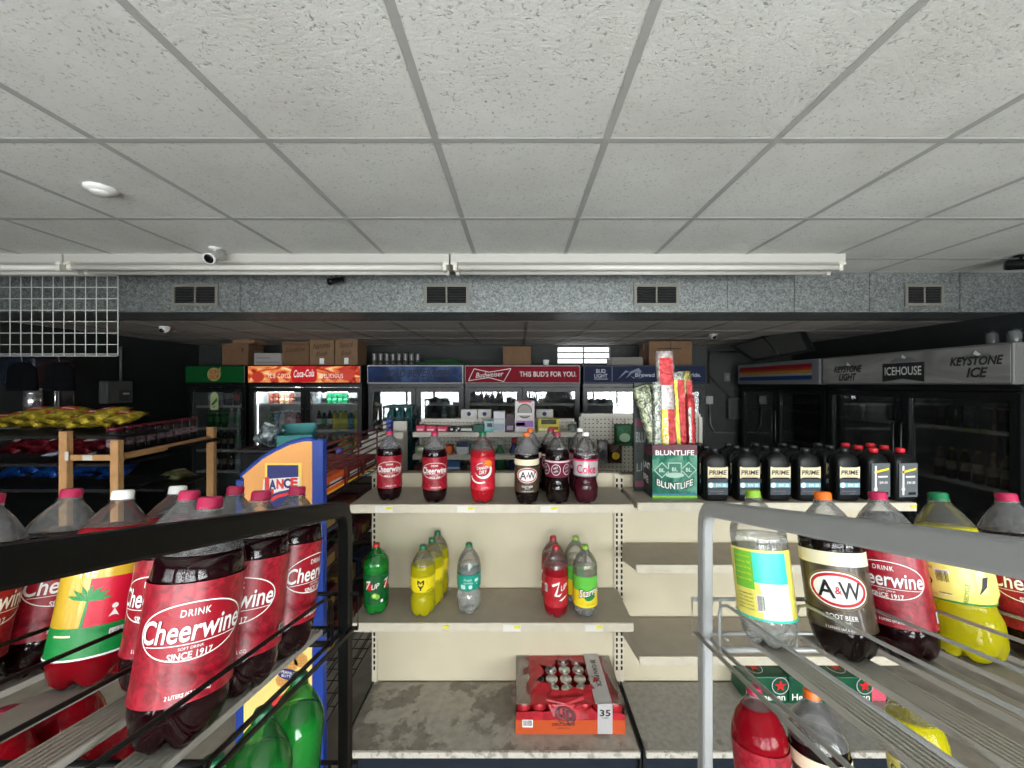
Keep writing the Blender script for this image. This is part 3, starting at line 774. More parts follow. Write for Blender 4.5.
def gondola_bay(label, x0, x1, shelves, deckm, tall):
    t = thing('gondola_shelving', label, 'shelving', (0, 0, 0))
    top = PZ(472.5, GY+.01) if tall else PZ(474, GY+.01)
    MB().box(x0+.02, x1-.02, GY, GY+.025, .12, top).obj('back_panel', CREAM, t)
    MB().box(x0+.02, x1-.02, GY-.004, GY+.03, top, top+.008).obj('top_cap', mat('brown cap', rgb(96, 84, 66), .5), t)
    for sx in (x0, x1-.024):
        u = MB(); u.box(sx, sx+.024, GY-.014, GY+.03, .0, top)
        uo = u.obj('upright', UPR, t)
        s = MB(); xc = sx+.012; z = .22
        while z < top-.03: s.box(xc-.0045, xc+.0045, GY-.0155, GY-.0135, z, z+.017); z += .0285
        s.obj('slots_pattern', SLOT, uo)
    for (z, yf, tagsx) in shelves:
        so = MB().box(x0+.012, x1-.012, yf, GY-.016, z-.012, z).obj('shelf', SHELFG, t)
        MB().rbox(x0+.012, x1-.012, yf-.012, yf, z-.036, z+.001, .003).obj('shelf_edge', CREAMF, so)
        for sx in (x0+.014, x1-.016):
            MB().prism([(sx, GY-.016, z-.012), (sx, yf+.01, z-.012), (sx, yf+.01, z-.03), (sx, GY-.016, z-.085)], (.003, 0, 0)).obj('bracket', SHELFG, so)
        for (px, wh) in tagsx: price_tag(so, PX(px, yf-.012), yf-.012, z-.002, .075, True, wh)
    yd = 1.567
    do = MB().box(x0+.012, x1-.012, yd, GY-.016, ZDECK-.015, ZDECK).obj('base_deck', deckm, t)
    MB().rbox(x0+.012, x1-.012, yd-.014, yd, ZDECK-.022, ZDECK+.001, .003).obj('deck_edge', EDGEL, do)
    MB().box(x0+.012, x1-.012, yd+.02, yd+.035, 0, ZDECK-.02).obj('kick_plate', KICK, t)
    for sx in (x0+.004, x1-.010): MB().box(sx, sx+.006, yd, GY-.016, 0.0, ZDECK+.004).obj('side_bracket', mat('dark steel', rgb(42, 46, 46), .5, .4), t)
    return t
BAYL = gondola_bay('cream shelving bay holding loose soda bottles and the torn can case', GX0, GXM, [(ZSH1, 1.655, [(384, 1), (466, 1), (549, 1)]), (ZSH2, 1.655, [(441, 0), (512, 1), (594, 1)])], DECKL, True)
BAYR = gondola_bay('cream shelving bay holding black oil bottles with bare shelves below', GXM, GX1, [(ZSH1, 1.68, [(908, 0)]), (ZC-.796, 1.70, []), (ZC-1.167, 1.655, [])], DECKR, False)

def on(px, pyfoot, z):
    """ground point on a shelf at height z seen at px, with its front foot at pyfoot"""
    Y = (ZC-z)*F/(pyfoot-384.0)
    return (PX(px, Y), Y+.035, z)
B1 = [('cheer', 387, 501, 'two-litre dark soda with red label, first from the wire cracker rack on the top shelf', 0),
      ('cheer', 433, 503, 'two-litre dark soda with red label, second along the top shelf beside the green-capped red soda', 0),
      ('sun', 482, 503, 'bright red two-litre soda with green cap on the top shelf', 0),
      ('aw', 527, 504.5, 'root beer bottle with orange cap standing at the front of the top shelf', .05),
      ('pepper', 558, 504, 'cola bottle with maroon cap and maroon label at the front of the top shelf', -.1),
      ('coke', 587, 503.5, 'diet cola bottle with white cap and full silver label facing out on the top shelf', 0)]
for k, px, py, lb, tn in B1: bottle(k, lb, on(px, py, ZSH1), turn=tn)
for k, px, Y, lb, tn in (('aw', 530.5, 1.84, 'root beer bottle hidden behind the front root beer on the top shelf', 0), ('pepper', 550.5, 1.845, 'maroon-capped cola bottle behind the front maroon cola on the top shelf', .5), ('coke', 580, 1.845, 'white-capped diet cola bottle behind the silver-labelled one on the top shelf', .9)):
    bottle(k, lb, (PX(px, Y), Y, ZSH1), turn=tn)
for k, px, py, lb, tn in [('7up', 373.5, 615, 'green lemon-lime bottle with red cap on the middle shelf', .25),
      ('my', 421, 617.5, 'yellow citrus soda at the front of its row of three on the middle shelf', -.05),
      ('teal', 468, 614.5, 'clear soda with teal label and green cap standing alone on the middle shelf', 0),
      ('7r', 556.5, 618, 'red cherry soda at the front of its pair on the middle shelf', -.1),
      ('star', 586.5, 617.5, 'clear lemon-lime soda with green and yellow label at the front of its pair', 0.1)]:
    bottle(k, lb, on(px, py, ZSH2), turn=tn)
for k, px, Y, lb, tn in (('my', 432, 1.80, 'yellow citrus soda in the middle of its row of three on the middle shelf', 0), ('my', 437.5, 1.885, 'yellow citrus soda at the back of its row of three on the middle shelf', 0),
                         ('7r', 553, 1.82, 'red cherry soda behind the other red one on the middle shelf', .4), ('star', 575.5, 1.82, 'clear lemon-lime soda behind the other one on the middle shelf', 1.2)):
    bottle(k, lb, (PX(px, Y), Y, ZSH2), turn=tn)

# ---- case of cans on the deck
t = thing('soda_can_case', 'torn red and orange shrink-wrapped case of 35 soda cans on the stained bottom deck', 'case of cans', (.2235, 1.79, ZDECK))
W2, D2 = .231, .148
FILMR = fizz('printed red film', rgb(150, 22, 34), rgb(180, 34, 46), rgb(205, 75, 80), 12)
FILMC = glassy('clear shrink film', (.95, .95, .95), .05, .0, (.8, .8, .8), .15)
ORF = mat('orange carton film', rgb(186, 78, 38), .45, coat=.05)
ALU = mat('can aluminium', rgb(200, 200, 198), .3, .85); CANR = mat('can red', rgb(170, 30, 40), .35, .3)
can = MB(); can.lathe([(.026, .001), (.0325, .008), (.0325, .106), (.0275, .116)], 20, 0, capt=False); can.lathe([(.0275, .116), (.0275, .1185), (.0255, .1185), (.0245, .1155), (.001, .1155)], 20, 1, capb=False)
can.box(-.006, .006, -.002, .014, .1155, .117, 1)
c0 = None
for r in range(5):
    for q in range(7):
        lc = (-W2+.033+q*.0658*.998, -D2+.0325+r*.0575, 0.002)
        if c0 is None: c0 = can.obj('can', [CANR, ALU], t, lc)
        else:
            c = c0.copy(); COL.objects.link(c); c.location = lc
MB().box(-W2, W2, -D2-.002, D2, -.0, .0015).obj('carton_pad', mat('pad card', rgb(150, 110, 70), .8), t)
# film skirt: orange lower front, red upper film with a ragged hole on top
f = MB(); zt = .123
f.box(-W2-.002, W2+.002, -D2-.004, -D2-.0025, .0, .064, 0); 
for sx in (-1, 1): f.box(sx*W2+(.001 if sx > 0 else -.0025), sx*W2+(.0025 if sx > 0 else -.001), -D2, D2, 0, .06, 0)
f.obj('orange_film', ORF, t)
# ragged red film on the front and top
rr = random.Random(5)
f = MB()
pts = [(-W2, .064)]
fr2 = [(-W2+2*W2*i/16, .062+.018*rr.random()+(.05 if 5 < i < 13 and i % 2 else .02)) for i in range(17)]
f.poly([(-W2, -D2-.0045, .06)]+[(x, -D2-.0045, min(zt, z)) for x, z in reversed(fr2)][::-1]+[(W2, -D2-.0045, .06)], 0)
hole = []
for i in range(24):
    a = 2*PI*i/24; k = 1+.22*rr.uniform(-1, 1); hole.append((-.005+.115*math.cos(a)*k, .012+.095*math.sin(a)*k))
out_ = []
for i in range(24):
    a = 2*PI*i/24; ca, sa = math.cos(a), math.sin(a); s_ = min(W2/abs(ca) if abs(ca) > 1e-6 else 9, D2/abs(sa) if abs(sa) > 1e-6 else 9); out_.append((ca*s_, sa*s_))
vs = []; 
for (hx, hy), (ox, oy) in zip(hole, out_): vs += [(hx, hy, zt+.004+.012*rr.random()), ((hx+ox)/2, (hy+oy)/2, zt+.003*rr.random()), (ox, oy, zt)]
f.add(vs, [(3*i+k, 3*i+k+1, 3*((i+1) % 24)+k+1, 3*((i+1) % 24)+k) for i in range(24) for k in (0, 1)], 0)
# a torn flap folded over the front
f.add([(-.10, -D2+.02, zt+.006), (.06, -D2+.03, zt+.012), (.075, -D2-.012, .075), (.0, -D2-.018, .066), (-.075, -D2-.012, .08), (-.02, -D2+.0, zt+.004)], [(0, 5, 4), (0, 1, 5), (1, 2, 5), (5, 2, 3), (5, 3, 4)], 0)
f.obj('torn_red_film', FILMR, t)
f = MB(); 
for (x0, x1, e0) in ((-W2, -.17, -W2-.002), (.19, W2, W2+.001)):
    f = MB(); f.box(x0-.001, x1+.001, -D2-.003, D2, zt+.0005, zt+.0015, 0); f.box(e0, e0+.001, -D2, D2, .06, zt+.001, 0); f.obj('clear_film', FILMC, t)
bd = MB(); bd.box(.115, .178, -D2-.0065, -D2-.005, .003, zt+.01); bd.box(.105, .178, -D2-.0065, D2, zt+.008, zt+.0095)
bo = bd.obj('grey_band', mat('band grey', rgb(178, 176, 176), .35), t)
a = Flat(); a.text('35', 0, .062, .026, 0, 1, width=.046, bold=.016); a.text('CANS', 0, .05, .007, 0, 1, width=.028)
PRB = [mat('print black', rgb(40, 22, 24), .5), WHITE]
m = MB(); a.lay(m, (.1465, -D2-.0066, .018), (1, 0, 0), (0, 0, 1)); m.obj('lettering', PRB, bo); m = MB()
a = Flat(); a.text('35 CAN PACK', 0, 0, .022, 0, 1, width=.17, bold=.012)
a.lay(m, (.132, .02, zt+.0097), (0, -1, 0), (1, 0, 0))
m.obj('lettering', PRB, bo); m = MB()
a = Flat(); a.text('ZERO SUGAR', -.03, .036, .012, 0, 1, width=.10, bold=.012); a.text('caffeine free', -.03, .024, .006, 0, 1, width=.055)
a.lay(m, (0, -D2-.0041, 0), (1, 0, 0), (0, 0, 1))
m.obj('lettering', PRB, t)
a = Flat(); a.rect(-.205, -.16, .03, .062, 1, 1); a.bars(-.202, -.163, .036, .06, 0, 2, 14)
m = MB(); a.lay(m, (0, -D2-.0041, 0), (1, 0, 0), (0, 0, 1)); m.obj('barcode', PRB, t)
a = Flat(); a.text('up', 0, 0, .05, 0, 1, width=.07, bold=.016, slope=-.1); a.ring(-.003, .012, .045, .03, .005, 0, 1)
m = MB(); a.lay(m, (-.02, -D2-.021, .078), (1, 0, -.15), (0, .35, 1)); m.obj('logo', mat('logo dark', rgb(75, 14, 24), .5), t)

# ---- dark green cartons behind the white rack on the right bay deck
HG = mat('dark green carton', rgb(16, 78, 52), .4, var=.25, scale=18)
def carton12(label, x, y, z, first=[None]):
    if first[0] is not None: return dup(first[0], (x, y, z), None, label, None)
    t = thing('beer_can_carton', label, 'carton', (x, y, z)); first[0] = t
    w, d, h = .096, .065, .126
    MB().rbox(-w, w, -d, d, 0, h, .006).obj('carton', HG, t)
    a = Flat(); a.text('Heineken', 0, .018, (.03), 0, 1, width=.165, bold=.014)
    m = MB(); a.lay(m, (0, -d-.0004, 0), (1, 0, 0), (0, 0, 1))
    st = Flat()
    st.shape([(.030*(1 if k % 2 == 0 else .42)*math.sin(PI*k/5), .030*(1 if k % 2 == 0 else .42)*math.cos(PI*k/5)) for k in range(10)], 1, 2)
    st.ring(0, 0, .04, .04, .004, 2, 1)
    st.lay(m, (-.03, -.005, h+.0003), (1, 0, 0), (0, 1, 0)); st.lay(m, (.06, -d-.0004, .085), (1, 0, 0), (0, 0, 1))
    m.obj('lettering', [WHITE, mat('star red', rgb(200, 40, 45), .4), SILVERINK], t)
    return t
for k, lb in enumerate(('dark green beer carton at the post end of its row on the bottom deck', 'dark green beer carton in the middle of its row of three on the bottom deck', 'dark green beer carton beside the small teal box on the bottom deck')):
    carton12(lb, PX(745, 1.80)+.1+.197*k, 1.858, ZDECK)
t = thing('small_teal_box', 'small teal and pink box at the end of the green beer cartons', 'box', (PX(745, 1.80)+.1+.197*2+.14, 1.85, ZDECK))
MB().rbox(-.035, .035, -.04, .04, 0, .15, .003).obj('box', mat('teal card', rgb(30, 150, 150), .5), t)
MB().rbox(-.036, .036, -.041, .041, .0, .07, .003).obj('pink_band', mat('pink card', rgb(215, 90, 110), .5), t)

# ================================================================== sloping bottle racks
SL = -.20                              # fall of the trays towards the front
def plane(Y, tier=0, off=0.): return ZC-.374+off+SL*Y-(.385 if off else .43)*tier
TILT = math.atan(SL)
def rack(name, label, sgn, xpost, xfar, lanes, pm, rm, sm, half):
    t = thing(name, label, 'bottle rack', (0, 0, 0))
    yb, yf = -.05, .86
    s = sgn
    for k, X in enumerate((xpost, xfar)):
        fr = MB(); zf = -.277+ZC; sl = .245
        pts = [(X, yb, zf+sl*(yf-yb))]
        n = 9; R_ = .035
        top = lambda y: zf+sl*(yf-y)
        pts += [(X, yf-R_*2.4, top(yf-R_*2.4))]
        for q in range(n+1):
            tt = q/n; p0 = Vector((X, yf-R_*1.2, top(yf-R_*1.2))); p1 = Vector((X, yf, top(yf))); p2 = Vector((X, yf, top(yf)-R_*1.4))
            pts.append((p0*(1-tt)**2+p1*2*tt*(1-tt)+p2*tt**2)[:])
        pts += [(X, yf, .6), (X, yf, .0)]
        fr.sweep(pts, .011, .016)
        fr.obj('side_frame', pm, t)
        MB().rbox(X-.011, X+.011, yb-.015, yb+.015, 0, zf+sl*(yf-yb)-.012, .003).obj('rear_post', pm, t)
    xa, xb = min(xpost, xfar), max(xpost, xfar)
    for tier in (0, 1):
        z = lambda y: plane(y, tier, .012 if s < 0 else 0.)
        tr = thing('tray', None, None); tr.parent = t
        # slats
        for lx in (lanes if tier == 0 or s > 0 else LLOW):
            m = MB(); y0, y1 = yb+.02, yf-.03
            for q in range(13):
                x0 = lx-.029+(.058*q/13); h = .0025 if q % 2 else .0
                m.prism([(x0, y0, z(y0)-.001-h), (x0+.058/13, y0, z(y0)-.001-h), (x0+.058/13, y0, z(y0)-.012), (x0, y0, z(y0)-.012)], (0, y1-y0, z(y1)-z(y0)))
            m.obj('slat', sm, tr)
        # cross rods under the slats
        for y in (.1, .48, .80): MB().tube([(xa, y, z(y)-.018), (xb, y, z(y)-.018)], .006, 8).obj('cross_rod', rm, tr)
        # lane dividers
        ls = sorted(lanes, key=lambda v: abs(v))
        bnd = [xpost-s*0.0+(s*.0)]
        mids = [(ls[i]+ls[i+1])/2 for i in range(len(ls)-1)]
        for bx in [xpost+s*.0]+mids:
            y0, y1 = yb+.02, yf-.06
            d = MB(); d.tube([(bx, y0, z(y0)+.085), (bx, y1-.03, z(y1-.03)+.085), (bx, y1-.008, z(y1-.01)+.075), (bx, y1, z(y1)+.055), (bx, y1, z(y1)-.018)], .0032, 6)
            d.obj('lane_rod', rm, tr)
        for bx in (xpost+s*.006, xpost-s*.014):
            y0, y1 = yb+.02, yf+.014
            MB().tube([(bx, y0, z(y0)-.018), (bx, y1, z(y1)-.018)], .0042, 6).obj('edge_rod', rm, tr)
        # front stop: bent loop
        yy = yf+.02
        MB().tube([(xpost-s*.02, yy, z(yy)-.02), (xpost-s*.02, yy, z(yy)+.058), (xfar+s*.0, yy, z(yy)+.058), (xfar+s*.0, yy, z(yy)-.02)], .0045, 8, closed=True).obj('front_stop', rm, tr)
        MB().tube([(xpost+s*.045, yy-.03, z(yy)-.016), (xpost+s*.045, yy-.0, z(yy)-.016), (xpost+s*.045, yy, z(yy)+.056)], .0035, 6).obj('stop_stay', rm, tr)
    MB().rbox(xa, xb, yf-.02, yf-.005, .12, .16, .003).obj('cross_bar', pm, t)
    MB().rbox(xa, xb, yb-.01, yb+.005, .12, .16, .003).obj('cross_bar', pm, t)
    return t
BLK = mat('black powder coat', rgb(5, 6, 6), .42, spec=.2, bump=.06, bscale=60); BLKR = mat('black wire', rgb(8, 8, 8), .35, spec=.3)
GRY = mat('grey powder coat', rgb(150, 153, 153), .4, bump=.05, bscale=60); GRYR = mat('grey wire', rgb(168, 170, 168), .35, .3)
SLATL = mat('grey ribbed slat', rgb(176, 173, 165), .5, var=.05, scale=20)
LLOW = [-.45, -.583, -.713, -.905, -1.04]
LL = [-.45, -.583, -.713, -.843, -.973, -1.10]; LR = [.52, .635, .75, .865, .98, 1.095]
rack('black_bottle_rack', 'black metal two-tier soda rack with sloping grey ribbed slats', -1, -.386, -1.20, LL, BLK, BLKR, SLATL, None)
rack('grey_bottle_rack', 'pale grey metal two-tier soda rack with sloping grey ribbed slats', 1, .418, 1.20, LR, GRY, GRYR, SLATL, None)

def rk(k, label, X, Y, tier=0, turn=0., group=None): return bottle(k, label, (X, Y, plane(Y, tier, .012 if X < 0 else 0.)), TILT, turn=turn, group=group)
# black rack, upper tray
rk('cheer', 'largest dark cherry soda bottle, its red label readable in full, on the black rack', LL[0], .505, turn=-.02)
rk('cheer', 'dark cherry soda second along the black rack rail, half covered by the closest one', LL[0], .617, turn=-.45)
rk('cheer', 'dark cherry soda beside the upright end post of the black rack', LL[0], .727, turn=.95)
rk('cheer', 'dark cherry soda in the second lane of the black rack, in front of another', LL[1], .625, turn=-.5)
rk('cheer', 'dark cherry soda at the front of the second lane of the black rack', LL[1], .737, turn=.2)
rk('palm', 'red punch bottle with white cap and palm tree label on the black rack', LL[2], .637, turn=-.2)
rk('palm', 'white-capped red punch bottle behind the palm tree one, nearly hidden, on the black rack', LL[2], .749, turn=1.6)
rk('cheer', 'pink-capped dark soda next to the white-capped palm bottle on the black rack', LL[3], .669, turn=.4)
rk('cheer', 'pink-capped dark soda cut by the picture edge, upper tray of the black rack', LL[3], .557, turn=.4)
# black rack, lower tray
rk('low', 'green bottle at the post end of the lower tray of the black rack', LL[0], .735, 1, .3)
rk('low', 'green bottle second from the post in the lower tray of the black rack', LL[0], .622, 1, .3)
rk('low', 'green bottle third from the post, under the largest soda bottle, in the lower tray', LL[0], .509, 1, .3)
KINDS['redlow'] = dict(KINDS['palm'], cap=CAP_PINK, lab=LAB_SUN, fill=.272)
KINDS['cheerlow'] = dict(KINDS['cheer'], drink=REDL, fill=.266, pet=PET)
rk('redlow', 'red bottle next to the green bottles in the lower tray of the black rack', LL[1], .55, 1, .6)
rk('redlow', 'red bottle in the third lane of the lower tray of the black rack, in front', LL[2], .545, 1, .6)
rk('redlow', 'red bottle behind another in the third lane of the lower tray of the black rack', LL[2], .66, 1, .6)
rk('cheerlow', 'pink-capped soda showing between the slats in the lower tray of the black rack', LLOW[3], .735, 1)
rk('cheerlow', 'pink-capped soda cut by the picture edge in the lower tray of the black rack', LLOW[3], .622, 1)
# grey rack, upper tray
rk('starb', 'clear soda turned to its green, aqua and yellow back label on the grey rack', LR[0], .795, turn=.0)
rk('aw', 'root beer bottle with orange cap on the grey rack', LR[1], .745, turn=.1)
rk('cheer', 'dark cherry soda between the root beer and the yellow soda on the grey rack', LR[2], .745, turn=-.15)
rk('md', 'yellow citrus soda with green cap on the grey rack', LR[3], .735, turn=.1)
rk('cheer', 'dark cherry soda beyond the yellow soda, cut by the picture edge, on the grey rack', LR[4], .715, turn=.25)
# grey rack, lower tray
rk('cheerlow', 'red soda beside the post in the lower tray of the grey rack', LR[0], .79, 1, 1.6)
rk('aw', 'root beer bottle in the lower tray of the grey rack', LR[1], .775, 1)
rk('md', 'yellow citrus soda in the lower tray of the grey rack', LR[3], .80, 1)
# ================================================================== coolers
CAB = mat('black cooler enamel', rgb(16, 18, 19), .35)
CABW = mat('cooler side white', rgb(190, 190, 186), .5)
INW = mat('cooler liner', rgb(150, 152, 150), .5)
DGLASS = glassy('cooler door glass', (.86, .88, .88), .15, .02, (.4, .42, .42), .015)
WIREW = mat('cooler shelf white', rgb(205, 208, 205), .4)
ALUM = mat('brushed aluminium', rgb(150, 152, 152), .35, .7)
def small_bottle(name, col, labc, capc, h=.235, r=.032, emb=None):
    m = MB()
    m.lathe([(r*.8, 0), (r, .008), (r, h*.3), (r*.99, h*.31)], 14, 0)
    m.lathe([(r*1.01, h*.3), (r*1.01, h*.58)], 14, 1, capb=False, capt=False)
    m.lathe([(r, h*.575), (r, h*.62), (r*.8, h*.74), (r*.42, h*.88), (r*.38, h*.92)], 14, 0, capb=False)
    m.lathe([(r*.45, h*.915), (r*.45, h)], 14, 2, capb=False)
    o = m.obj('drink_bottle', [mat('drink '+name, col, .12), mat('wrap '+name, labc, .4), mat('lid '+name, capc, .4)])
    return o
def small_can(name, c1, c2, h=.155, r=.031):
    m = MB(); m.lathe([(r*.85, 0), (r, .006), (r, h*.42)], 16, 0); m.lathe([(r, h*.42), (r, h*.92)], 16, 1, capb=False, capt=False); m.lathe([(r, h*.92), (r*.84, h), (r*.78, h), (r*.76, h-.004), (.002, h-.004)], 16, 2, capb=False)
    return m.obj('drink_can', [mat('can a '+name, c1, .3, .3), mat('can b '+name, c2, .3, .3), mat('can lid', rgb(200, 200, 200), .3, .8)])
SB = {}
def put(kindname, loc, label, group, rotz=0.):
    fn = SBK[kindname]
    if kindname not in SB:
        o = SB[kindname] = fn(); 
    else:
        o = SB[kindname].copy(); COL.objects.link(o)
        for k in ('group',):
            if k in o.keys(): del o[k]
    o.location = loc; o.rotation_euler = (0, 0, rotz)
    tag(o, label, 'can' if o.name.startswith('drink_can') else 'bottle', group)
    return o
SBK = {
 'green': lambda: small_bottle('green', rgb(24, 110, 40), rgb(40, 150, 60), rgb(30, 120, 60)),
 'blue': lambda: small_bottle('blue', rgb(30, 110, 170), rgb(90, 170, 210), rgb(235, 235, 235)),
 'water': lambda: small_bottle('water', rgb(170, 190, 205), rgb(220, 228, 235), rgb(235, 235, 235)),
 'red': lambda: small_bottle('red', rgb(90, 12, 20), rgb(205, 40, 60), rgb(225, 225, 225)),
 'pink': lambda: small_bottle('pink', rgb(215, 150, 165), rgb(235, 215, 225), rgb(235, 235, 240)),
 'dark': lambda: small_bottle('dark', rgb(20, 12, 14), rgb(170, 25, 35), rgb(200, 30, 40)),
 'darkwhite': lambda: small_bottle('darkwhite', rgb(20, 14, 16), rgb(215, 215, 215), rgb(25, 25, 25)),
 'darkgreen': lambda: small_bottle('darkgreen', rgb(22, 16, 14), rgb(40, 160, 90), rgb(230, 230, 230)),
 'yellow': lambda: small_bottle('yellow', rgb(190, 190, 30), rgb(225, 220, 60), rgb(30, 120, 60)),
 'clear': lambda: small_bottle('clear', rgb(180, 190, 185), rgb(120, 190, 140), rgb(225, 225, 225)),
 'purple': lambda: small_bottle('purple', rgb(60, 24, 70), rgb(110, 60, 130), rgb(230, 230, 230)),
 'tallcan': lambda: small_can('brown', rgb(120, 60, 50), rgb(165, 90, 70)),
 'teacan': lambda: small_can('tea', rgb(185, 150, 120), rgb(215, 190, 165)),
 'greencan': lambda: small_can('grn', rgb(30, 140, 95), rgb(60, 170, 120)),
 'whitecan': lambda: small_can('wht', rgb(205, 208, 210), rgb(225, 228, 230)),
 'greycan': lambda: small_can('gry', rgb(80, 82, 80), rgb(104, 106, 104)),
 'blackcan': lambda: small_can('blk', rgb(24, 26, 26), rgb(50, 54, 54)),
 'beer': lambda: small_bottle('beer', rgb(40, 22, 12), rgb(150, 140, 120), rgb(170, 160, 90), .23, .03),
 'jug': lambda: small_bottle('jug', rgb(50, 54, 54), rgb(120, 124, 124), rgb(40, 40, 40), .27, .045),
}
WORDS = {'green': 'small green soda bottle', 'blue': 'small blue drink bottle', 'water': 'small clear water bottle', 'red': 'small red-labelled soda bottle', 'pink': 'small pale pink drink bottle', 'dark': 'small dark cola bottle',
 'darkwhite': 'white-labelled dark bottle', 'darkgreen': 'green-labelled dark bottle', 'yellow': 'small yellow soda bottle', 'clear': 'green-labelled clear bottle', 'purple': 'small purple drink bottle', 'tallcan': 'reddish brown drink can', 'teacan': 'pale tea can', 'greencan': 'green drink can',
 'whitecan': 'white drink can', 'blackcan': 'black drink can', 'beer': 'brown beer bottle', 'jug': 'dark wide-mouthed bottle'}
def cooler(name, label, x0, x1, nd, yfront, hdr, shelves, liner=INW, depth=.72, top=.232, hh=.225, glass=DGLASS, sidecol=CAB, border=None, hdr_out=.03):
    """upright glass-door cooler; local frame: x along the front, y into the depth, z up from the floor. returns (thing, doors)"""
    w = x1-x0; t = thing(name, label, 'drinks cooler', (x0, yfront, 0))
    T = ZC+top
    b = MB(); wt = .045
    b.box(0, wt, .05, depth, 0, T); b.box(w-wt, w, .05, depth, 0, T); b.box(wt, w-wt, depth-.04, depth, 0, T); b.box(wt, w-wt, .05, depth-.04, T-.24, T); b.box(wt, w-wt, .05, depth-.04, 0, .22)
    b.obj('cabinet', sidecol, t)
    li = MB(); li.box(wt, w-wt, depth-.046, depth-.0405, .22, T-.24); li.box(wt, wt+.004, .06, depth-.05, .22, T-.24); li.box(w-wt-.004, w-wt, .06, depth-.05, .22, T-.24); li.box(wt, w-wt, .06, depth-.05, .221, .226); li.box(wt, w-wt, .06, depth-.05, T-.246, T-.241)
    li.obj('liner', liner, t)
    h = MB(); h.rbox(-.0, w, -hdr_out, .05, T-hh-.0, T-.002, .008); ho = h.obj('header_sign', CAB if border is None else border, t)
    fc = MB().box(.012, w-.012, -hdr_out-.003, -hdr_out, T-hh+.012, T-.016).obj('sign_face', hdr, ho)
    MB().box(.0, w, .0, .05, T-hh-.045, T-hh-.004).obj('rail', CAB, t)
    MB().rbox(0.01, w-.01, .01, .05, .02, .2, .006).obj('kick_grille', CAB, t)
    dz0, dz1 = .22, T-hh-.05
    dw = w/nd
    for k in range(nd):
        a, c = k*dw+.004, (k+1)*dw-.004; fw = .055
        d = MB(); d.box(a, a+fw, .0, .048, dz0, dz1); d.box(c-fw, c, .0, .048, dz0, dz1); d.box(a+fw, c-fw, .0, .048, dz0, dz0+fw); d.box(a+fw, c-fw, .0, .048, dz1-fw, dz1)
        do = d.obj('glass_door', CAB, t)
        MB().box(a+fw, c-fw, .018, .022, dz0+fw, dz1-fw).obj('pane', glass, do)
        hx = c-fw/2 if k % 2 == 0 else a+fw/2
        MB().tube([(hx, .0, .95), (hx, -.035, .97), (hx, -.035, 1.33), (hx, .0, 1.35)], .009, 8).obj('handle', CAB, do)
    for z in shelves:
        s = MB(); s.box(wt+.01, w-wt-.01, .075, depth-.06, z-.012, z); s.box(wt+.01, w-wt-.01, .068, .076, z-.022, z+.008)
        s.obj('shelf', WIREW, t)
    return t, ho
def sign_art(par, art, inks, o, eu, ev):
    sets = []                                        # one mesh for each word or emblem that stands apart
    for it in sorted(art.items, key=lambda i: min(p[0] for p in i[0])):
        a, b = min(p[0] for p in it[0]), max(p[0] for p in it[0])
        for s in sets:
            if a < s[1]+.05 and b > s[0]-.05: s[0] = min(s[0], a); s[1] = max(s[1], b); s[2].append(it); break
        else: sets.append([a, b, [it]])
    for s in sets:
        f = Flat(); f.items = s[2]; m = MB(); f.lay(m, o, eu, ev); m.obj('lettering', inks, par)
YC = 4.72
def row(kinds, x0, x1, z, y, where, rows=1):
    n = len(kinds)
    for i, k in enumerate(kinds):
        if not k: continue
        lb = WORDS[k]+' '+where
        dupl = kinds.count(k) > 1 or rows > 1
        for r in range(rows): put(k, (x0+(x1-x0)*(i+.5)/n, y+.085*r, z), lb, lb if dupl else None, rotz=.3*i)
# --- green-topped cooler
GH = mat('cooler sign green', rgb(10, 78, 34), .6, spec=.15)
X0, X1 = PX(187, YC), PX(246.5, YC)
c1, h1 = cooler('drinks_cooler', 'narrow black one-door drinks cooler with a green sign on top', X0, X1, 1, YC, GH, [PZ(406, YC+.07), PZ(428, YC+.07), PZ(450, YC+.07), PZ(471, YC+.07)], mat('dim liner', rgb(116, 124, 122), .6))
w = X1-X0; T = ZC+.232
a = Flat(); a.ellipse(0, 0, .082, .082, 0, 1, 36); a.shape([(.05, .062), (.082, .095), (.078, .02)], 0, 1); a.text('SUN', 0, .006, .05, 1, 2, width=.11, bold=.016, slope=.1); a.text('DROP', 0, -.055, .05, 1, 2, width=.12, bold=.016, slope=.1)
sign_art(h1, a, [mat('sign tan', rgb(160, 150, 90), .5), mat('sign red', rgb(170, 20, 30), .5)], (w*.49, -.0335, T-.115), (1, 0, 0), (0, 0, 1))
st = Flat(); pr = [(.048, 0), (.05, .02), (.05, .16), (.042, .19), (.02, .215), (.02, .255)]
st.shape([(x, y) for x, y in pr]+[(-x, y) for x, y in reversed(pr)], 0, 1); st.shape([(-.04, .07), (.03, .15), (.036, .11), (-.02, .05)], 1, 2); st.shape([(-.03, .03), (.03, .06), (.0, .03)], 1, 2)
m = MB(); st.lay(m, (PX(213.5, YC)-X0, .014, PZ(410, YC)), (1, 0, 0), (0, 0, 1))
m.obj('bottle_sticker', [mat('sticker pale', rgb(190, 205, 150), .5), mat('sticker green', rgb(50, 110, 50), .5)], c1)
row(['water', 'water', 'jug', 'dark', 'dark'], X0+.12, X1-.08, PZ(406, YC+.07)+.001, YC+.16, 'on the top shelf of the green-signed cooler')
row(['green', 'green', 'green', 'clear', 'clear', 'clear'], X0+.12, X1-.08, PZ(428, YC+.07)+.001, YC+.16, 'on the second shelf of the green-signed cooler')
row(['beer']*4+['clear']*2, X0+.12, X1-.08, PZ(450, YC+.07)+.001, YC+.16, 'on the third shelf of the green-signed cooler')
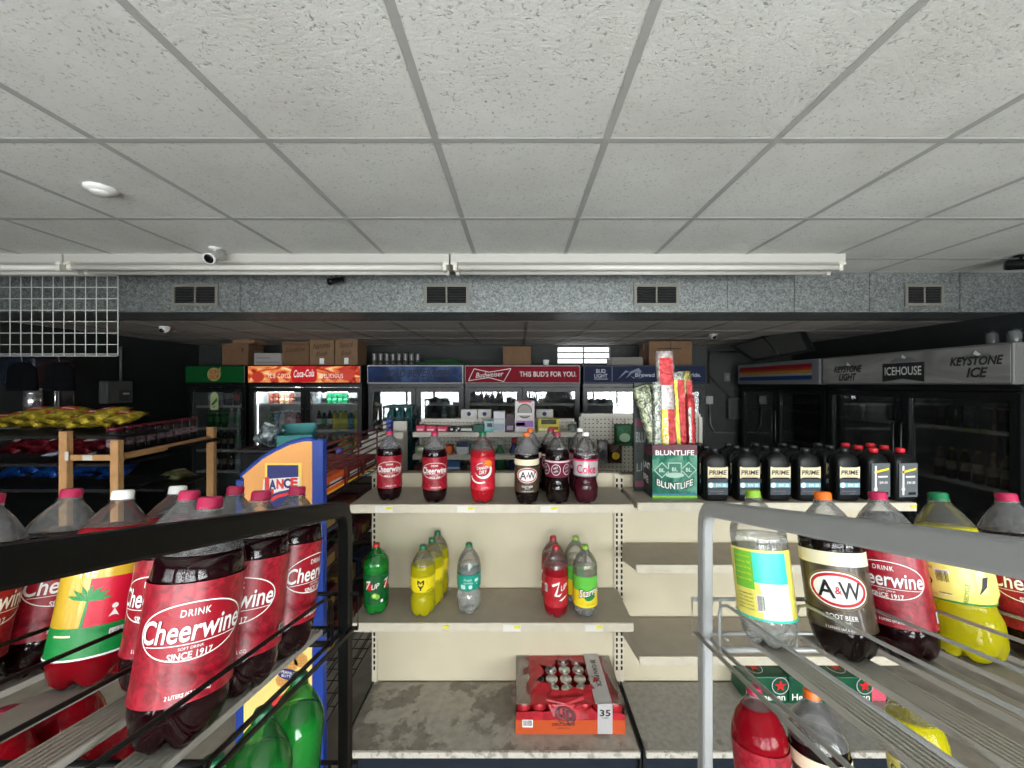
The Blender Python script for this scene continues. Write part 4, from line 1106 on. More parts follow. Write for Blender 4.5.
row(['beer']*4+['water']*2, X0+.12, X1-.08, PZ(471, YC+.07)+.001, YC+.16, 'on the fourth shelf of the green-signed cooler')
# --- cola cooler
def blotch(name, cols, scale, emit):
    m, N, L = new_mat(name)
    out = N.new('ShaderNodeOutputMaterial'); b = N.new('ShaderNodeBsdfPrincipled'); L.new(b.outputs[0], out.inputs[0]); b.inputs['Roughness'].default_value = .55; b.inputs['Specular IOR Level'].default_value = .15
    tc = N.new('ShaderNodeTexCoord'); mp = N.new('ShaderNodeMapping'); mp.inputs['Scale'].default_value = scale
    n = N.new('ShaderNodeTexNoise'); n.inputs['Scale'].default_value = 1; n.inputs['Detail'].default_value = 4; n.inputs['Distortion'].default_value = 1.2
    r = N.new('ShaderNodeValToRGB'); e = r.color_ramp.elements
    e[0].position = .3; e[0].color = (*cols[0], 1); e[1].position = .72; e[1].color = (*cols[-1], 1)
    for i, c in enumerate(cols[1:-1]): q = e.new(.3+.42*(i+1)/(len(cols)-1)); q.color = (*c, 1)
    L.new(tc.outputs['Object'], mp.inputs[0]); L.new(mp.outputs[0], n.inputs['Vector']); L.new(n.outputs['Fac'], r.inputs[0]); L.new(r.outputs[0], b.inputs['Base Color']); L.new(r.outputs[0], b.inputs['Emission Color']); b.inputs['Emission Strength'].default_value = emit
    return m
COKEH = blotch('backlit fire print', [rgb(90, 20, 16), rgb(190, 52, 36), rgb(238, 160, 90), rgb(252, 226, 180)], (5, 5, 12), .5)
X0, X1 = PX(249, YC), PX(362, YC)
s1, s2, s3 = PZ(404, YC+.07), PZ(430, YC+.07), PZ(454, YC+.07)
s1b, s2b = PZ(410, YC+.07), PZ(431, YC+.07)
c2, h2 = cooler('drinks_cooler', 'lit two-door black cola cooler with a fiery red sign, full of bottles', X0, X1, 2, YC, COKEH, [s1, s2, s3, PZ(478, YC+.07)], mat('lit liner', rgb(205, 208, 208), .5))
w = X1-X0
a = Flat(); pts = [(x*.155, y) for x, y in ((-1, .05), (-.8, .1), (.8, .1), (1, .05), (1.05, 0), (.9, -.095), (-.9, -.095), (-1.05, 0))]
a.shape(pts, 1, 1); a.text('Coca-Cola', 0, -.03, .088, 0, 2, width=.25, bold=.012, shear=.25, slope=.05)
a.text('ICE COLD', -.30, -.045, .055, 0, 2, width=.26, bold=.004, space=1.3); a.text('DELICIOUS', .34, -.045, .055, 0, 2, width=.27, bold=.004, space=1.2)
a.ellipse(-.56, -.03, .075, .062, 3, 1, 24); a.ellipse(-.36, -.06, .05, .03, 3, 1, 20); a.ellipse(.52, .0, .10, .075, 3, 1, 24)
sign_art(h2, a, [mat('sign white lit', rgb(245, 238, 230), .4, emit=.35), mat('sign red lit', rgb(196, 20, 32), .4, emit=.35), mat('sign brown', rgb(70, 24, 16), .5), mat('sign glow red', rgb(200, 60, 40), .5, emit=.3)], (w*.5, -.0335, T-.115), (1, 0, 0), (0, 0, 1))
lt = MB().box(.066, .072, .055, .062, .3, T-.3).obj('light_strip', mat('cooler lamp', (1, 1, 1), .5, emit=5.), c2)
mid = (X0+X1)/2
row(['tallcan', 'tallcan', 'teacan', 'teacan', 'tallcan', 'jug', 'red'], X0+.15, mid-.06, s1+.001, YC+.14, 'on the top shelf behind the cola cooler\'s first door')
row(['green', 'blue', 'water', 'red', 'pink', 'red', 'pink'], X0+.15, mid-.06, s2+.001, YC+.14, 'on the middle shelf behind the cola cooler\'s first door', 2)
row(['blue', 'water', 'water', 'blue', 'clear', 'green', 'green'], X0+.15, mid-.06, s3+.001, YC+.14, 'on the third shelf behind the cola cooler\'s first door')
row(['water', 'darkwhite', 'greencan', 'greencan', 'greencan', 'greencan', 'darkwhite', 'darkwhite'], mid+.06, X1-.09, s1+.001, YC+.14, 'on the top shelf behind the cola cooler\'s second door')
row(['darkwhite', 'darkgreen', 'darkwhite', 'yellow', 'yellow', 'yellow', 'blue', 'yellow'], mid+.06, X1-.09, s2+.001, YC+.14, 'on the middle shelf behind the cola cooler\'s second door')
row(['dark', 'dark', 'dark', 'yellow', 'yellow', 'yellow', 'green', 'yellow'], mid+.06, X1-.09, s3+.001, YC+.14, 'on the third shelf behind the cola cooler\'s second door')
for q, (xa) in enumerate(((X0+mid)/2, (mid+X1)/2)):
    area('cooler_lamp', (xa, YC+.10, T-.27), (0, 0, 0), .5, .05, 9, (.95, 1, 1))
# --- blue "cold beverages" cooler
BLH = blotch('blue ice print', [rgb(18, 32, 66), rgb(34, 54, 98), rgb(80, 104, 146)], (4, 4, 3), .0)
X0, X1 = PX(368, YC), PX(463.5, YC)
c3, h3 = cooler('drinks_cooler', 'white-sided two-door cooler with a blue sign reading cold beverages', X0, X1, 2, YC, BLH, [PZ(404, YC+.07), PZ(426, YC+.07), PZ(448, YC+.07)], mat('grey liner', rgb(120, 124, 122), .5), sidecol=CABW, border=CABW)
w = X1-X0
a = Flat(); a.text('COLD BEVERAGES', 0, -.03, .085, 0, 1, width=.82, bold=.014, shear=.2)
sign_art(h3, a, [mat('sign navy', rgb(14, 20, 46), .5)], (w*.52, -.0335, T-.115), (1, 0, 0), (0, 0, 1))
row(['jug', 'darkwhite', 'jug', 'clear', 'clear', 'jug'], X0+.12, X1-.1, PZ(404, YC+.07)+.001, YC+.2, 'on the top shelf of the blue-signed cooler')
row(['clear', 'water', 'jug', 'water', 'clear', 'jug', 'water', 'clear'], X0+.12, X1-.1, PZ(426, YC+.07)+.001, YC+.2, 'on the second shelf of the blue-signed cooler')
# --- red beer cooler
BUDH = mat('cooler sign red', rgb(128, 16, 36), .6, spec=.15)
X0, X1 = PX(465, YC), PX(580, YC)
c4, h4 = cooler('drinks_cooler', 'two-door beer cooler with a dark red slogan sign at the back', X0, X1, 2, YC, BUDH, [PZ(404, YC+.07), PZ(428, YC+.07), PZ(450, YC+.07)], mat('grey liner', rgb(120, 124, 122), .5), border=mat('sign frame grey', rgb(150, 150, 148), .4))
w = X1-X0
a = Flat()
bow = [(-.27, -.075), (-.20, .072), (-.02, .03), (.25, .075), (.16, -.085), (-.02, -.035)]
for i in range(6):
    p, q = Vector(bow[i]), Vector(bow[(i+1) % 6]); n_ = Vector((-(q-p).y, (q-p).x)).normalized()*.0045
    a.shape([p-n_, q-n_, q+n_, p+n_][::-1], 0, 1)
a.text('Budweiser', -.012, -.028, .062, 0, 2, width=.34, bold=.008, shear=.25, slope=.06)
sign_art(h4, a, [mat('sign cream', rgb(225, 215, 212), .45)], (PX(490.5, YC-.04)-X0, -.0335, T-.118), (1, 0, 0), (0, 0, 1))
a = Flat(); a.text("THIS BUD'S FOR YOU.", 0, -.03, .062, 0, 2, width=.69, bold=.012)
sign_art(h4, a, [mat('sign cream', (0, 0, 0))], (PX(548, YC-.04)-X0, -.0335, T-.112), (1, 0, 0), (0, 0, 1))
row(['beer', 'beer', 'jug', 'beer', 'jug', 'beer', 'beer', 'jug', 'beer', 'beer'], X0+.12, X1-.1, PZ(428, YC+.07)+.001, YC+.16, 'on the middle shelf of the red-signed beer cooler')
# --- navy beer cooler
NAVH = mat('cooler sign navy', rgb(30, 38, 64), .6, spec=.15)
X0, X1 = PX(583, YC), PX(705, YC)
c5, h5 = cooler('drinks_cooler', 'two-door beer cooler with a navy sign, half hidden by the tall green display box', X0, X1, 2, YC, NAVH, [PZ(404, YC+.07), PZ(428, YC+.07), PZ(450, YC+.07)], mat('grey liner', rgb(120, 124, 122), .5), border=mat('sign frame navy', rgb(40, 46, 62), .4))
a = Flat(); a.text('BUD', 0, .012, .048, 0, 1, width=.115, bold=.016); a.text('LIGHT', 0, -.045, .046, 0, 1, width=.16, bold=.016); a.rect(-.085, .085, -.065, -.058, 0, 1); a.rect(.135, .138, -.09, .09, 0, 1)
a.shape([(.20, -.07), (.30, .045), (.36, .02), (.31, .02)], 1, 1); a.shape([(.30, -.06), (.36, .03), (.46, .075), (.50, .03), (.47, -.01), (.44, .03), (.38, .01)], 1, 1); a.shape([(.44, -.06), (.50, -.03), (.50, -.045)], 1, 1); a.shape([(.36, -.02), (.42, -.05), (.40, -.06)], 1, 1)
sign_art(h5, a, [mat('sign pale', rgb(170, 176, 190), .45), mat('sign cat grey', rgb(98, 108, 132), .45)], (PX(601, YC-.04)-X0, -.0335, T-.11), (1, 0, 0), (0, 0, 1))
a = Flat(); a.text('Brewed', -.255, -.02, .05, 0, 1, width=.235, bold=.014); a.text('For Our', .04, -.02, .05, 0, 1, width=.22, bold=.014); a.text('Pride.', .345, -.02, .05, 0, 1, width=.165, bold=.014)
sign_art(h5, a, [mat('sign pale', (0, 0, 0))], (PX(666, YC-.04)-X0, -.0335, T-.125), (1, 0, 0), (0, 0, 1))
row(['water', 'jug', 'clear', 'jug', 'water', 'jug'], X0+.12, (X0+X1)/2-.06, PZ(404, YC+.07)+.001, YC+.16, 'on the top shelf of the navy-signed beer cooler')

# --- coolers along the wall to the right (built straight, then turned to face into the shop)
def side_cooler(label, ya, yb_, nd, face, border, shelves, liner, top=.262):
    t, ho = cooler('drinks_cooler', label, 0, ya-yb_, nd, 0, face, shelves, liner, depth=.72, top=top, hh=.265, border=border, hdr_out=.05)
    t.location = (3.1, ya, 0); t.rotation_euler = (0, 0, -PI/2)      # local +x runs towards the lens, local +y towards the wall
    return t, ho
KST = blotch('brushed silver print', [rgb(104, 104, 102), rgb(130, 130, 128), rgb(156, 156, 154)], (1.5, 1, 5), .0)
ya, yb_ = 3.86, 2.37
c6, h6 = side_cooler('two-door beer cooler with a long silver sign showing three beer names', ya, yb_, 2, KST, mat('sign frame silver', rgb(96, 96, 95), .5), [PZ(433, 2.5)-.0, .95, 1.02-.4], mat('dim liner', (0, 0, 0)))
def alongw(p, x=3.05): return ya-(x*F/(p-518.0))          # local x of a point of the sign seen at px
T6 = ZC+.262
a = Flat()
def mount(u, v, s, la=1):
    a.shape([(u-.11*s, v), (u-.05*s, v+.035*s), (u-.03*s, v+.03*s), (u, v+.06*s), (u+.045*s, v+.03*s), (u+.06*s, v+.034*s), (u+.12*s, v)], 1, la)
    a.shape([(u-.012*s, v+.035*s), (u, v+.057*s), (u+.03*s, v+.03*s), (u+.012*s, v+.022*s)], 2, la+1)
u = alongw(848); mount(u, -.0, 1.2); a.text('KEYSTONE', u, -.022, .056, 0, 3, width=.30, bold=.03, shear=.25); a.text('LIGHT', u, -.098, .062, 0, 3, width=.19, bold=.03, shear=.25)
u = alongw(903); mount(u, .045, 1.0); a.shape([(u-.165, -.115), (u-.165, .035), (u+.165, .035), (u+.165, -.115), (u, -.09)], 0, 2); a.text('ICEHOUSE', u, -.06, .066, 2, 4, width=.29, bold=.012)
u = alongw(976); mount(u, .03, 1.1); a.text('KEYSTONE', u, -.004, .056, 0, 3, width=.30, bold=.03, shear=.25); a.text('ICE', u+.01, -.085, .062, 0, 3, width=.12, bold=.03, shear=.25)
sign_art(h6, a, [mat('sign dark', rgb(34, 36, 38), .5), mat('sign grey', rgb(100, 102, 104), .5), mat('sign light', rgb(205, 206, 206), .5)], (0, -.0535, T6-.13), (1, 0, 0), (0, 0, 1))
RB = mat('sign frame white', rgb(120, 124, 126), .4)
yc, yd = 5.35, 3.89
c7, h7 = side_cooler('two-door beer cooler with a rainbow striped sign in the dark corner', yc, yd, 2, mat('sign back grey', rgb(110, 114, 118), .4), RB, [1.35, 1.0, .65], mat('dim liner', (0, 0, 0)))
a = Flat(); L7 = yc-yd
for k, (mi, v0, v1) in enumerate(((0, .045, .085), (1, .02, .045), (2, -.012, .02), (3, -.04, -.012), (4, -.085, -.04))): a.rect(.06, L7-.10, v0, v1, mi, 1)
sign_art(h7, a, [mat('stripe red', rgb(130, 22, 36), .5), mat('stripe rust', rgb(150, 56, 30), .5), mat('stripe amber', rgb(165, 120, 50), .5), mat('stripe pale', rgb(140, 140, 130), .5), mat('stripe blue', rgb(24, 54, 110), .5), mat('sign pale', (0, 0, 0))], (0, -.0535, T6-.13), (1, 0, 0), (0, 0, 1))
def side_row(kinds, y0, y1, z, x, where):
    n = len(kinds)
    for i, k in enumerate(kinds):
        lb = WORDS[k]+' '+where; put(k, (x, y0+(y1-y0)*(i+.5)/n, z), lb, lb if kinds.count(k) > 1 else None, rotz=i)
z6 = PZ(433, 2.5)
side_row(['whitecan']*4+['blackcan']*2, 3.75, 3.2, z6+.001, 3.24, 'on the top shelf behind the silver cooler\'s far door')
side_row(['blackcan']*5, 3.0, 2.52, z6+.001, 3.24, 'on the top shelf behind the silver cooler\'s near door')
side_row(['beer']*6, 3.0, 2.5, .951, 3.24, 'on the middle shelf behind the silver cooler\'s near door')
side_row(['beer']*6, 4.5, 3.98, 1.351, 3.24, 'on the top shelf behind the rainbow cooler\'s near door')
side_row(['jug']*5, 4.5, 3.98, 1.001, 3.24, 'on the middle shelf behind the rainbow cooler\'s near door')
# price tickets on the shelf edge inside
for (yy, zz, cpar) in ((2.93, z6, c6), (2.86, z6, c6), (2.78, z6, c6), (2.70, z6, c6), (2.62, z6, c6)):
    MB().box(ya-yy-.022, ya-yy+.022, .064, .067, zz-.02, zz+.006).obj('price_tag', mat('ticket yellow', rgb(200, 195, 110), .5) if yy in (2.93, 2.70, 2.62) else TAGW, c6)

# ================================================================== boxes on the coolers
CARD = mat('brown cardboard', rgb(112, 84, 60), .8, var=.08, scale=14); CARD2 = mat('pale cardboard', rgb(126, 99, 74), .8, var=.08, scale=14)
TAPE = mat('packing tape', rgb(130, 108, 80), .4); WCARD = mat('white carton', rgb(158, 152, 148), .6)
def cbox(label, px0, px1, pyt, pyb, Y, dep, m, art=None, inks=None, tape=True, zb=None, name='cardboard_box', rz=0):
    x0, x1 = PX(px0, Y), PX(px1, Y); zb = ZC+.2325 if zb is None else zb; zt = max(PZ(pyt, Y), zb+.03)
    t = thing(name, label, 'box', ((x0+x1)/2, Y+dep/2, zb), (0, 0, rz)); w, h = (x1-x0)/2, zt-zb
    MB().rbox(-w, w, -dep/2, dep/2, 0, h, .004).obj('carton', m, t)
    if tape:
        f = MB(); f.box(-w*.98, w*.98, -.025, .025, h, h+.001); f.box(-w-.001, -w, -.025, .025, h*.7, h); 
        f.obj('tape', TAPE, t)
    if art is not None:
        k = MB(); art(w, h).lay(k, (0, -dep/2-.0005, 0), (1, 0, 0), (0, 0, 1)); k.obj('lettering', inks, t)
    return t
def script(txt, s=1.):
    return lambda w, h: Flat().text(txt, 0, h*.62, h*.2, 0, 1, width=w*1.4*s, shear=.3, slope=.15).text('Fresh', 0, h*.34, h*.16, 0, 1, width=w*.9, shear=.3, slope=.15).rect(-w*.18, w*.2, h*.05, h*.26, 1, 1)
BRN = mat('print brown', rgb(60, 42, 30), .6)
YB1 = 4.85
cbox('plain cardboard box standing on the green-signed cooler', 222, 248, 343.5, 363, YB1, .3, CARD, lambda w, h: Flat().shape([(w*.45, h*.78), (w*.7, h*.78), (w*.58, h*.55)], 0, 1), [BRN])
b2 = cbox('smaller cardboard box stacked on the plain one, above the green-signed cooler', 232, 254, 335, 343, YB1, .26, CARD2, zb=PZ(343.5, YB1)+.002)
cbox('low white carton standing on the cola cooler', 254, 281, 353, 363, YB1-.02, .3, WCARD, lambda w, h: Flat().rect(-w*.8, w*.2, h*.55, h*.66, 0, 1).rect(-w*.9, w*.9, h*.18, h*.3, 0, 1), [GREYINK, GREYINK], False)
cbox('brown cardboard box beside the low white carton on the cola cooler', 282, 308.5, 341.5, 363, YB1+.01, .3, CARD, lambda w, h: Flat().text('Sunshine', 0, h*.58, h*.2, 0, 1, width=w*1.4, shear=.2, slope=.06).rect(-w, w, h*.88, h*.9, 0, 1), [BRN, WHITE])
cbox('cardboard box with a script print, second box from the white carton', 309.5, 334, 337.5, 363, YB1, .3, CARD2, script('Natures'), [BRN, WHITE])
cbox('cardboard box with a script print at the blue-sign end of the cola cooler', 335, 357.5, 336, 363, YB1-.01, .3, CARD2, script('Natural', .9), [BRN, WHITE])
cbox('plain brown cardboard box on the red-signed beer cooler', 503, 531, 346.5, 363.5, YB1, .3, CARD)
cbox('wide low grey box on the navy-signed cooler beside the high window', 612, 643, 357, 363.5, YB1, .3, mat('grey card', rgb(120, 116, 108), .7))
cbox('large tall cardboard box on the navy-signed cooler under the back ceiling', 649, 692, 341, 363.5, YB1+.02, .4, CARD, lambda w, h: Flat().rect(-w*.6, w*.5, h*.66, h*.72, 0, 1).rect(-w*.02, w*.02, 0, h, 0, 1), [BRN])
t = thing('paint_can', 'small white cup on the corner of the red-signed cooler', 'cup', (PX(546, YB1), YB1, ZC+.2325))
MB().lathe([(.03, 0), (.04, .06)], 20).obj('cup', mat('white plastic', (0, 0, 0)), t)
MB().lathe([(.042, .06), (.042, .068), (.03, .074)], 20).obj('lid', mat('white plastic', (0, 0, 0)), t)
t['label'] = 'small white lidded cup on the red-signed beer cooler'; t.name = 'paper_cup'
# flat green tray and cups on the blue cooler
t = thing('folded_banner', 'dark green folded cloth lying on the blue-signed cooler', 'cloth', (PX(440, YB1), YB1+.1, ZC+.2325))
MB().rbox(-.32, .28, -.15, .15, 0, .04, .015).obj('fold', mat('green cloth', rgb(20, 62, 34), .8, var=.3, scale=10), t)
MB().rbox(-.2, .24, -.14, .14, .04, .075, .015).obj('fold', mat('green cloth', (0, 0, 0)), t)
for k in range(8):
    lb = 'dull grey can in the row standing on top of the blue-signed cooler'
    put('greycan', (PX(374+6.2*k, YB1), YB1+.02, ZC+.2325), lb, lb)
# ================================================================== oil bottles and the display box on the right bay
OILB = mat('oil bottle black', rgb(11, 13, 14), .4, spec=.3); OILCAP = mat('oil cap black', rgb(30, 32, 33), .4); OILRED = mat('oil cap red', rgb(200, 35, 48), .4)
def oil(label, style):
    t = thing('oil_bottle', label, 'oil bottle', (0, 0, 0))
    w, d = .052, .032
    def ringp(sx, sy, z, n=24):
        return [(sx*math.copysign(abs(math.cos(a))**.45, math.cos(a)), sy*math.copysign(abs(math.sin(a))**.55, math.sin(a)), z) for a in [2*PI*k/n for k in range(n)]]
    prof = [(w*.93, d*.9, 0, 0), (w, d, .008, 0), (w, d, .150, 0), (w*.985, d*.97, .172, 0), (w*.9, d*.88, .188, .0), (w*.55, d*.75, .200, .0), (.017, .017, .206, 0.), (.014, .014, .212, 0)]
    m = MB(); n = 24; vs = []
    for sx, sy, z, ox in prof:
        vs += [(x+ox, y, zz) for x, y, zz in (ringp(sx, sy, z) if sx > .02 else [(sx*math.cos(2*PI*k/n), sy*math.sin(2*PI*k/n), z) for k in range(n)])]
    fs = [tuple(range(n))[::-1]]+[(i*n+k, i*n+(k+1) % n, (i+1)*n+(k+1) % n, (i+1)*n+k) for i in range(len(prof)-1) for k in range(n)]+[tuple((len(prof)-1)*n+k for k in range(n))]
    m.add(vs, fs, 0, True); m.obj('body', OILB, t)
    m = MB(); m.lathe([(.0165, .210), (.0165, .2265), (.0145, .229)], 20, fn=lambda r, z, a: (r*(1+.04*math.cos(a*10)), z)); m.obj('cap', OILRED if style == 'grey' else OILCAP, t)
    a = Flat()
    if style == 'prime':
        a.shape([(-.040, .138), (-.028, .134), (.028, .134), (.040, .138), (.040, .092), (.028, .096), (-.028, .096), (-.040, .092)], 0, 1)
        a.text('PRIME', 0, .107, .0165, 1, 2, width=.070, bold=.02, shear=.1); a.text('motor oil', 0, .099, .004, 1, 2, width=.03)
        a.rect(-.040, .040, .058, .076, 2, 1); a.ellipse(-.028, .067, .010, .010, 3, 2, 18); a.text('5W-30', .012, .061, .011, 3, 2, width=.04, bold=.02)
        a.rect(-.040, .040, .030, .056, 4, 1); a.text('full synthetic', -.004, .042, .005, 5, 2, width=.055); a.text('1 US QT', .01, .033, .004, 5, 2, width=.02); a.rect(-.040, .040, .078, .090, 4, 1)
        inks = [mat('oil cream', rgb(225, 212, 175), .5), BLACKINK, mat('oil blue', rgb(120, 185, 200), .5), WHITE, mat('oil slate', rgb(48, 56, 66), .5), GREYINK]
    else:
        a.rect(-.040, .042, .022, .150, 0, 1); a.shape([(-.028, .112), (.036, .124), (.036, .132), (-.028, .120)], 1, 2); a.rect(-.026, -.018, .03, .14, 2, 2); a.rect(-.012, .03, .096, .102, 2, 3); a.text('5W-30', .012, .072, .009, 2, 3, width=.036, bold=.02)
        a.ring(-.022, .052, .008, .008, .002, 2, 2, 18); a.rect(.0, .034, .03, .04, 3, 2)
        inks = [mat('oil label grey', rgb(96, 102, 106), .4), YELLOWINK, WHITE, BLACKINK]
    m = MB()
    for i_, (pts, fs, mi, la) in enumerate(a.items): a.items[i_] = ([(x*1.1, (y-.03)*1.16+.028) for x, y in pts], fs, mi, la)
    a.lay(m, (0, -d-.0008, 0), (1, 0, 0), (0, 0, 1), .0005)
    m.obj('label_lettering', inks, t)
    return t
OILY = 1.725
oil_px = [714, 745.5, 775.5, 805, 843.5, 873, 900]
p0 = p1 = None
ordn = ['first', 'second', 'third', 'fourth', 'fifth', 'sixth', 'seventh']
for r, Y in enumerate((OILY, 1.80, 1.87)):
    for i, px in enumerate(oil_px):
        st = 'prime' if i < 5 else 'grey'
        rowt = ('front row', 'middle row', 'back row')[r]
        if st == 'prime': lb = 'black oil bottle with cream label, %s from the display box, %s' % (ordn[i], rowt)
        else: lb = 'red-capped oil bottle with grey label, %s the shelf end, %s' % ('next to last at' if i == 5 else 'last at', rowt)
        x = PX(px, OILY)+(.0 if r == 0 else .004*r*(i-3)*.0)
        loc = (x, Y, ZSH1+.0005); rz = (.1 if i > 4 else .0)
        pr = p0 if st == 'prime' else p1
        if pr is None:
            o = oil(lb, st); o.location = loc; o.rotation_euler = (0, 0, rz)
            if st == 'prime': p0 = o
            else: p1 = o
        else: dup(pr, loc, (0, 0, rz), lb)

# tall display box with cigar-like packets
bx0, bx1, by = PX(652.5, 1.735), PX(697, 1.735), 1.735
cx = (bx0+bx1)/2; w = (bx1-bx0)/2
t = thing('display_box', 'green counter display box with smoke graphics holding long foil packets', 'display box', (cx, by+.1, ZSH1+.0005))
GBOX = blotch('green smoke print', [rgb(20, 62, 52), rgb(48, 120, 100), rgb(120, 175, 150)], (14, 14, 9), 0.)
SIDEB = mat('box side dark', rgb(42, 50, 46), .5, var=.5, scale=18)
zt = PZ(445, by)-ZSH1
b = MB(); b.box(-w, w, -.1, -.096, 0, zt, 0); b.box(-w, -w+.004, -.096, .1, 0, zt, 1); b.box(w-.004, w, -.096, .1, 0, zt, 1); b.box(-w, w, .096, .1, 0, zt, 1); b.box(-w, w, -.096, .096, 0, .004, 1)
b.obj('carton', [GBOX, SIDEB], t)
a = Flat()
a.rect(-w, w, zt-.045, zt, 0, 1); a.text('BLUNTLIFE', 0, zt-.046, .022, 1, 2, width=w*1.74, bold=.02); a.rect(-w, w, .0, .012, 5, 1); a.rect(-w, w, .012, .022, 6, 1)
for u, v, rt in ((-w*.58, .127, .785), (0, .131, 0), (w*.62, .129, .785)):
    s_ = .026 if rt else .031
    pts = [(u+s_*(c*math.cos(rt)-d*math.sin(rt)), v+s_*(c*math.sin(rt)+d*math.cos(rt))) for c, d in ((-1, -1), (1, -1), (1, 1), (-1, 1))]
    a.shape(pts, 2, 2); pts = [(u+.84*(x-u), v+.84*(y-v)) for x, y in pts]; a.shape(pts, 3, 3); a.text('BL', u, v-.008, .017, 4, 4, width=.026, bold=.01)
a.ellipse(0, .105, .042, .012, 2, 4, 24)
a.text('BLUNTLIFE', 0, .040, .031, 7, 2, width=w*1.7, bold=.05, arc=-3.); a.text('BLUNTLIFE', 0, .0415, .028, 1, 3, width=w*1.62, bold=.015, arc=-3.)
m = MB(); a.lay(m, (0, -.1003, 0), (1, 0, 0), (0, 0, 1), .0005)
a = Flat(); a.text('BLUNT', 0, .12, .03, 1, 2, width=.14, bold=.02); a.text('LIFE', 0, .06, .03, 1, 2, width=.10, bold=.02, slope=-.1); a.rect(-.09, .09, .19, .23, 0, 1)
a.lay(m, (-w-.0003, .0, 0), (0, -1, 0), (0, 0, 1), .0005)
m.obj('lettering', [mat('box plum', rgb(96, 46, 62), .5), WHITE, mat('box pale green', rgb(175, 205, 190), .5), mat('box mid green', rgb(50, 120, 98), .5), mat('box white green', rgb(205, 225, 215), .5), LIMEINK, mat('box rainbow blue', rgb(50, 120, 140), .5), BLACKINK], t)
# taller dark backing display behind
x0, x1 = PX(634, 1.86), PX(658, 1.86)
t = thing('display_stand', 'tall dark printed display card standing behind the green display box', 'display card', ((x0+x1)/2, 1.868, ZSH1+.0005))
hb = PZ(383, 1.86)-ZSH1
MB().rbox(-(x1-x0)/2, (x1-x0)/2, -.012, .012, 0, hb, .002).obj('card', SIDEB, t)
a = Flat(); a.text('BLUNT', -.01, .235, .05, 1, 1, width=.08, bold=.01); a.text('LIFE', -.012, .10, .04, 1, 1, width=.07, bold=.01, slope=.2); a.rect(-.055, .02, .02, .05, 0, 1); a.rect(-.055, .03, .31, .35, 0, 1)
for it in a.items:
    f_ = Flat(); f_.items = [it]; m = MB(); f_.lay(m, (0, -.0125, 0), (1, 0, 0), (0, 0, 1)); m.obj('lettering', [mat('box plum', (0, 0, 0)), mat('box faded', rgb(120, 128, 124), .5)], t)

def foil(name, c0, c1, sc=40):
    if name in MATS: return MATS[name]
    m, N, L = new_mat(name)
    out = N.new('ShaderNodeOutputMaterial'); b = N.new('ShaderNodeBsdfPrincipled'); L.new(b.outputs[0], out.inputs[0]); b.inputs['Roughness'].default_value = .3; b.inputs['Metallic'].default_value = .35
    tc = N.new('ShaderNodeTexCoord'); n = N.new('ShaderNodeTexNoise'); n.inputs['Scale'].default_value = sc; n.inputs['Detail'].default_value = 6; n.inputs['Distortion'].default_value = 2
    r = N.new('ShaderNodeValToRGB'); e = r.color_ramp.elements; e[0].position = .4; e[0].color = (*c0, 1); e[1].position = .6; e[1].color = (*c1, 1)
    bp = N.new('ShaderNodeBump'); bp.inputs['Strength'].default_value = .8; bp.inputs['Distance'].default_value = .01
    L.new(tc.outputs['Object'], n.inputs['Vector']); L.new(n.outputs['Fac'], r.inputs[0]); L.new(r.outputs[0], b.inputs['Base Color']); L.new(n.outputs['Fac'], bp.inputs['Height']); L.new(bp.outputs[0], b.inputs['Normal'])
    MATS[name] = m; return m
FDUL = foil('dull foil', rgb(44, 54, 58), rgb(128, 138, 140), 14)
FSIL = foil('silver foil', rgb(105, 112, 100), rgb(215, 220, 210)); FGRN = foil('green silver foil', rgb(72, 84, 60), rgb(190, 195, 165))
FRED = foil('red foil', rgb(150, 26, 34), rgb(190, 62, 62), 30); FYEL = foil('yellow foil', rgb(190, 165, 40), rgb(225, 205, 90), 30); FGLD = foil('dull gold foil', rgb(120, 110, 55), rgb(190, 180, 110), 30)
